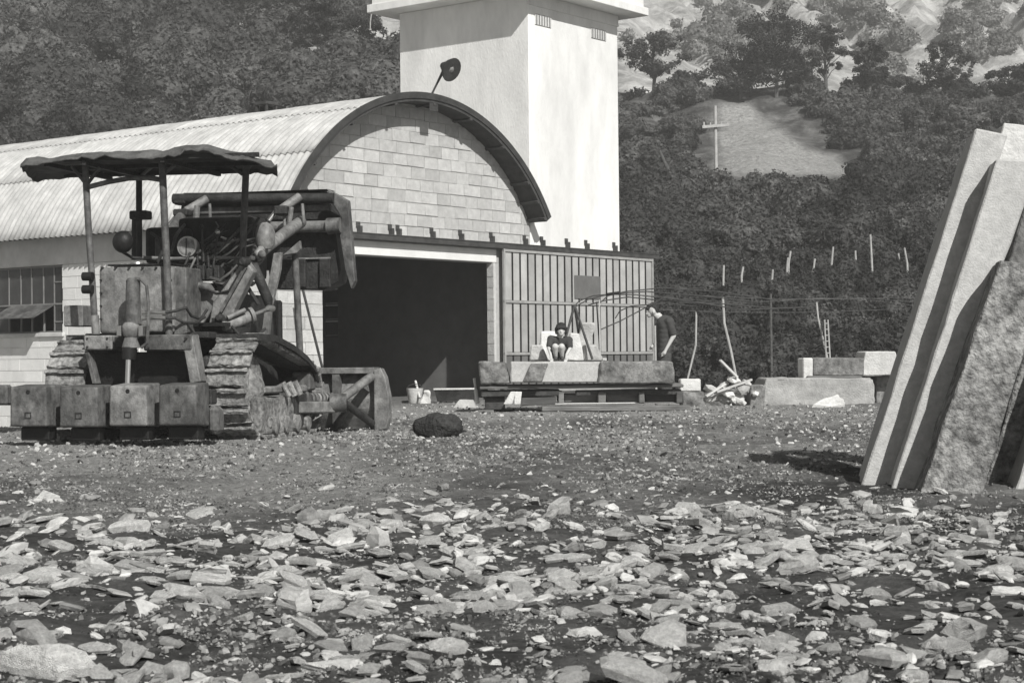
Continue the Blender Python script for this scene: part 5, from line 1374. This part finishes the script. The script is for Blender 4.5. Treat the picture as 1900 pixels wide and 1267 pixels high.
# ------------------------------------------------------------------ stones over the yard
def flake_mesh(seed, thick=.22):
    r = random.Random(seed); n_ = r.randint(4, 6)
    ang = sorted(r.uniform(0, 6.283) for _ in range(n_)); el = r.uniform(1.1, 1.9)
    ang = [6.283 * (k + r.uniform(-.32, .32)) / n_ for k in range(n_)]
    rad = [r.uniform(.55, 1.25) for _ in ang]
    P = []
    tx, ty = r.uniform(-.1, .1), r.uniform(-.1, .1)
    apx, apy = r.uniform(-.25, .25), r.uniform(-.2, .2)
    for lev, (sc_, z) in enumerate(((.82, -thick - .2), (1.0, -.06), (.84, thick * .8), (.28, thick * 1.45))):
        for a, q in zip(ang, rad):
            x, y = math.cos(a) * q * el * sc_ * .5, math.sin(a) * q * sc_ * .5
            j = (0, .03, .05, .16)[lev]
            P.append((x + r.uniform(-j, j) + (apx if lev == 3 else 0), y + r.uniform(-j, j) + (apy if lev == 3 else 0), (z + r.uniform(-.06, .06) if lev else z) * .5 + tx * x + ty * y))
    Fq = [tuple(range(n_))[::-1], tuple(range(3 * n_, 4 * n_))]
    for lv in range(3):
        for k in range(n_): Fq.append((lv * n_ + k, lv * n_ + (k + 1) % n_, lv * n_ + n_ + (k + 1) % n_, lv * n_ + n_ + k))
    me = bpy.data.meshes.new('stone_flake'); me.from_pydata(P, [], Fq)
    bm = bmesh.new(); bm.from_mesh(me); bmesh.ops.triangulate(bm, faces=[f for f in bm.faces if len(f.verts) > 3]); bmesh.ops.recalc_face_normals(bm, faces=bm.faces[:]); bm.to_mesh(me); bm.free()
    return me
protos = []
for k in range(22):
    me = flake_mesh(100 + k, random.Random(k).uniform(.12, .42)); me.materials.append(mt['flake']); protos.append(me)
# the few that stand out
BIGS = [(98, 1252, 150, .5, 'flake', 'big pale boulder fragment cut by the bottom edge, lower left corner'),
        (620, 1236, 132, .22, 'stonepale', 'broad flat pale flake lying alone near the bottom edge'),
        (1795, 1190, 112, .55, 'stone', 'thick wedge of stone with a dark side, lower right'),
        (1745, 1210, 110, .3, 'stone', 'flat stone leaning under the thick wedge, lower right'),
        (545, 1140, 98, .45, 'stonepale', 'curled pale flake with a dark hollow, lower left middle'),
        (255, 1148, 105, .45, 'stonepale', 'rounded pale stone left of the curled flake'),
        (392, 1088, 82, .6, 'stonepale', 'bright faceted stone above the rounded pale one'),
        (180, 1062, 62, .6, 'stonepale', 'bright upright stone at the left of the stone scatter'),
        (705, 1020, 58, .9, 'stonepale', 'pointed pale stone standing proud in the middle scatter'),
        (568, 968, 46, .8, 'stone', 'squarish stone standing up at the far rim of the scatter'),
        (1868, 1100, 84, .22, 'stonepale', 'bright white flat flake at the right edge of the yard'),
        (1440, 1252, 120, .3, 'stone', 'wide low stone on the bottom edge, right of centre'),
        (1085, 1180, 56, .5, 'stonepale', 'small bright stone in the dark soil near the bottom centre'),
        (1060, 1140, 70, .3, 'stone', 'flat grey stone under the middle of the scatter'),
        (1040, 955, 62, .7, 'stone', 'blocky stone at the far rim, middle of the picture'),
        (1830, 1000, 62, .5, 'stone', 'domed stone right of the scatter below the slabs'),
        (1675, 965, 90, .3, 'stonepale', 'long pale flake at the far right of the scatter'),
        (1540, 755, 60, .4, 'stonepale', 'pale flake on the ground before the long low block')]
bigpos = []
for i, (px, py, w, th, mm, lab) in enumerate(BIGS):
    c = gp(px, py); s_ = w / F * c.y / 1.35
    me = flake_mesh(500 + i * 3, th); 
    bm = bmesh.new(); bm.from_mesh(me); bmesh.ops.subdivide_edges(bm, edges=bm.edges[:], cuts=2, use_grid_fill=True)
    for v in bm.verts: v.co += Vector((random.uniform(-1, 1), random.uniform(-1, 1), random.uniform(-1, 1))) * .014
    bm.to_mesh(me); bm.free()
    o = put('stone_flake', me, mm); o.scale = (s_, s_ * .85, s_)
    o.location = (c.x, c.y, gzf(c.x, c.y) + s_ * th * .28); o.rotation_euler = (random.uniform(.05, .3), random.uniform(-.15, .15), random.uniform(-.5, .5))
    tag(o, lab, 'stone', 'stones that stand out in the yard'); bigpos.append((c.x, c.y, s_))
def scatter_density(px, py):
    """how thick the flakes lie, read off the photograph"""
    band = (.12 * sstep(840, 930, py) + .88 * sstep(915, 985, py)) * sstep(1165, 1105, py)
    core = np.exp(-((px - 950) / 780.0) ** 4)
    d = band * (.3 + .7 * core) * (.55 + .45 * sstep(930, 985, py) * sstep(1140, 1090, py))
    d = d * (1 - .85 * sstep(1300, 1420, px) * sstep(1045, 1075, py))
    d = d + .035 * sstep(1120, 1180, py) + .10 * sstep(880, 930, py) + .10 * sstep(1280, 1340, px) * sstep(1160, 1190, py)
    d = d * (.45 + 1.1 * (fbm(px * .006, py * .012, 3, 51) > .45))
    return d
fp = []
tries = 0
while len(fp) < 4200 and tries < 110000:
    tries += 1
    px, py = random.uniform(-60, 1960), random.uniform(835, 1290)
    if random.random() > float(scatter_density(px, py)): continue
    c = gp(px, py); wpx = min(88, random.lognormvariate(math.log(48), .3)) if (u_ := random.random()) < .33 else random.uniform(17, 36) if u_ < .62 else random.uniform(8, 17)
    wpx *= .78 + .5 * (py - 930) / 340
    wpx *= .5 + .5 * float(sstep(860, 960, py))
    s_ = wpx / F * c.y / 1.35
    if any((c.x - x) ** 2 + ((c.y - y) * .8) ** 2 < ((s_ + s2_) * (.17 if k2_ else .40)) ** 2 for x, y, s2_, k2_ in [(a, b_, c_, True) for a, b_, c_ in fp[-320:]] + [(a, b_, c_, False) for a, b_, c_ in bigpos]): continue
    fp.append((c.x, c.y, s_))
order = sorted(range(len(fp)), key=lambda i: -fp[i][2] / fp[i][1])
LABF = 'flat angular stone flake in the broad scatter across the foreground'
V_, F_ = [], []
for rank, i in enumerate(order):
    x, y, s_ = fp[i]
    th = random.random()
    tilt = (random.gauss(.06, .22), random.gauss(0, .26), random.uniform(0, 6.283))
    loc = Vector((x, y, gzf(x, y) + s_ * random.uniform(.08, .2)))
    if rank < 280:
        o = put('stone_flake', random.choice(protos), None); o.location = loc; o.rotation_euler = tilt
        o.scale = (s_, s_ * random.uniform(.85, 1.2), s_ * random.uniform(.45, .95))
        tag(o, LABF, 'stone', 'flat stone flakes scattered over the foreground')
    else:
        me = random.choice(protos); mtx = Matrix.Translation(loc) @ Euler(tilt).to_matrix().to_4x4() @ Matrix.Diagonal((s_, s_, s_ * random.uniform(.45, .95), 1))
        o_ = len(V_); V_ += [tuple(mtx @ v.co) for v in me.vertices]; F_ += [tuple(j + o_ for j in p_.vertices) for p_ in me.polygons]
o = put('stone_scatter', npmesh('stone_scatter', V_, F_), 'flakestuff'); tag(o, 'smaller broken flakes between the larger stones', kind='stuff')
# gravel: small chips everywhere, thicker on the pale lanes
rc = np.random.default_rng(5)
tmpl = []
for k in range(10):
    n_ = 5; a = 2 * np.pi * (np.arange(n_) + rc.uniform(-.3, .3, n_)) / n_
    r_ = rc.uniform(.6, 1.1, n_); el = rc.uniform(1, 1.9)
    bot = np.stack([np.cos(a) * r_ * el * .5, np.sin(a) * r_ * .5, np.full(n_, -.15)], 1); tp2 = bot * np.array([.72, .72, 0]) + np.stack([0 * a, 0 * a, .12 + rc.uniform(0, .2, n_)], 1)
    v = np.concatenate([bot, tp2]); f = []
    for i in range(n_): j = (i + 1) % n_; f += [(i, j, n_ + j), (i, n_ + j, n_ + i)]
    for i in range(1, n_ - 1): f.append((n_, n_ + i, n_ + i + 1))
    tmpl.append((v, np.array(f)))
def gravel(name, n_, x0, x1, y0, y1, dens, smin, smax, label, ypow=1.0):
    px = rc.uniform(x0, x1, n_); py = y0 + (y1 - y0) * rc.random(n_) ** ypow
    keep = rc.random(n_) < dens(px, py); px, py = px[keep], py[keep]
    Y = CAMH * F / (py - (663.7 - .0105 * (px - 950))); X = (px - 950) / F * Y
    s = np.exp(rc.uniform(np.log(smin), np.log(smax), len(px))) * np.clip(Y / 9, .75, 1.9)
    Z = gz(X, Y)
    VV_, FF_, o_ = [], [], 0
    w = rc.integers(0, len(tmpl), len(px))
    for t in range(len(tmpl)):
        i = np.where(w == t)[0]; v, f = tmpl[t]
        th = rc.uniform(0, 6.283, len(i)); c, s_ = np.cos(th), np.sin(th)
        tx, ty = rc.normal(0, .3, len(i)), rc.normal(.08, .3, len(i))
        q = v[None] * s[i][:, None, None]
        x = q[..., 0] * c[:, None] - q[..., 1] * s_[:, None]; y = q[..., 0] * s_[:, None] + q[..., 1] * c[:, None]
        z = q[..., 2] + x * tx[:, None] + y * ty[:, None]
        Vt = np.stack([x + X[i][:, None], y + Y[i][:, None], z + (Z[i] + s[i] * .08)[:, None]], -1).reshape(-1, 3)
        Ft = (f[None] + (np.arange(len(i)) * len(v))[:, None, None]).reshape(-1, 3) + o_
        VV_.append(Vt); FF_.append(Ft); o_ += len(Vt)
    return tag(put(name, npmesh(name, np.concatenate(VV_), np.concatenate(FF_)), 'flakestuff' if name == 'pale_grit' else 'grit'), label, kind='stuff')
def dgr(px, py):
    nz_ = fbm(px * .008, py * .02, 4, 61)
    near = sstep(1090, 1180, py) * .9
    lane = sstep(760, 790, py) * sstep(960, 880, py) * (.25 + .5 * sstep(700, 250, px) + .35 * sstep(800, 765, py))
    soil = sstep(1300, 1420, px) * sstep(1060, 1085, py) * sstep(1180, 1140, py)
    return np.clip((.12 + near * .28 + lane * .2) * (.12 + 1.6 * sstep(.46, .6, nz_)) * (1 - .75 * soil), 0, 1)
gravel('gravel', 52000, -60, 1960, 752, 1300, dgr, .008, .034, 'pale gravel chips strewn over the dark soil of the yard', 1.25)
def dpal(px, py): return sstep(740, 755, py) * sstep(900, 800, py) * np.clip(.5 + .5 * sstep(600, 0, px) + .4 * (py < 780), 0, 1)
gravel('pale_grit', 6000, -60, 1960, 742, 900, dpal, .01, .032, 'pale stone grit before the workshop and around the loader')

def grit(name, n_, x0, x1, y0, y1, dens, smin, smax, label):
    px = rc.uniform(x0, x1, n_); py = rc.uniform(y0, y1, n_)
    keep = rc.random(n_) < dens(px, py); px, py = px[keep], py[keep]
    Y = CAMH * F / (py - (663.7 - .0105 * (px - 950))); X = (px - 950) / F * Y
    s = np.exp(rc.uniform(np.log(smin), np.log(smax), len(px))) * np.clip(Y / 8, .7, 2.2); N = len(px)
    a = rc.uniform(0, 6.283, N)[:, None] + np.array([0, 2.09, 4.19]) + rc.uniform(-.5, .5, (N, 3))
    r_ = rc.uniform(.5, 1.2, (N, 3)) * s[:, None] * .5
    bx, by = X[:, None] + np.cos(a) * r_ * 1.25, Y[:, None] + np.sin(a) * r_
    bz = (gz(X, Y) - s * .12)[:, None] + 0 * bx
    ap = np.stack([X + rc.normal(0, .14, N) * s, Y + rc.normal(0, .14, N) * s, gz(X, Y) + s * rc.uniform(.15, .5, N)], 1)
    V = np.concatenate([np.stack([bx, by, bz], -1), ap[:, None]], 1).reshape(-1, 3)
    f = np.array([(0, 1, 3), (1, 2, 3), (2, 0, 3)])
    Fq = (f[None] + (np.arange(N) * 4)[:, None, None]).reshape(-1, 3)
    return tag(put(name, npmesh(name, V, Fq), 'grit'), label, kind='stuff')
def dgrit(px, py):
    nz_ = fbm(px * .006, py * .025, 4, 71)
    return np.clip(.10 + .8 * sstep(.38, .64, nz_), 0, 1) * (1 - .6 * sstep(1300, 1420, px) * sstep(1055, 1075, py) * sstep(1180, 1150, py))
grit('grit', 90000, -60, 1960, 755, 985, dgrit, .008, .026, 'fine grit and clods over the middle of the yard')
grit('splinters', 52000, -60, 1960, 960, 1300, dgrit, .006, .022, 'fine grit and splinters over the whole yard')
# ------------------------------------------------------------------ air
hz = MB().box(-190, -190, -2.5, 190, 252, 100).build('haze', None, None)
m = bpy.data.materials.new('haze_air'); m.use_nodes = True
n, l = m.node_tree.nodes, m.node_tree.links; n.clear()
pv_ = n.new('ShaderNodeVolumePrincipled'); pv_.inputs['Color'].default_value = (.97, .965, .94, 1); pv_.inputs['Density'].default_value = .0015
ou = n.new('ShaderNodeOutputMaterial'); l.new(pv_.outputs[0], ou.inputs['Volume'])
hz.data.materials.append(m); tag(hz, kind='stuff')
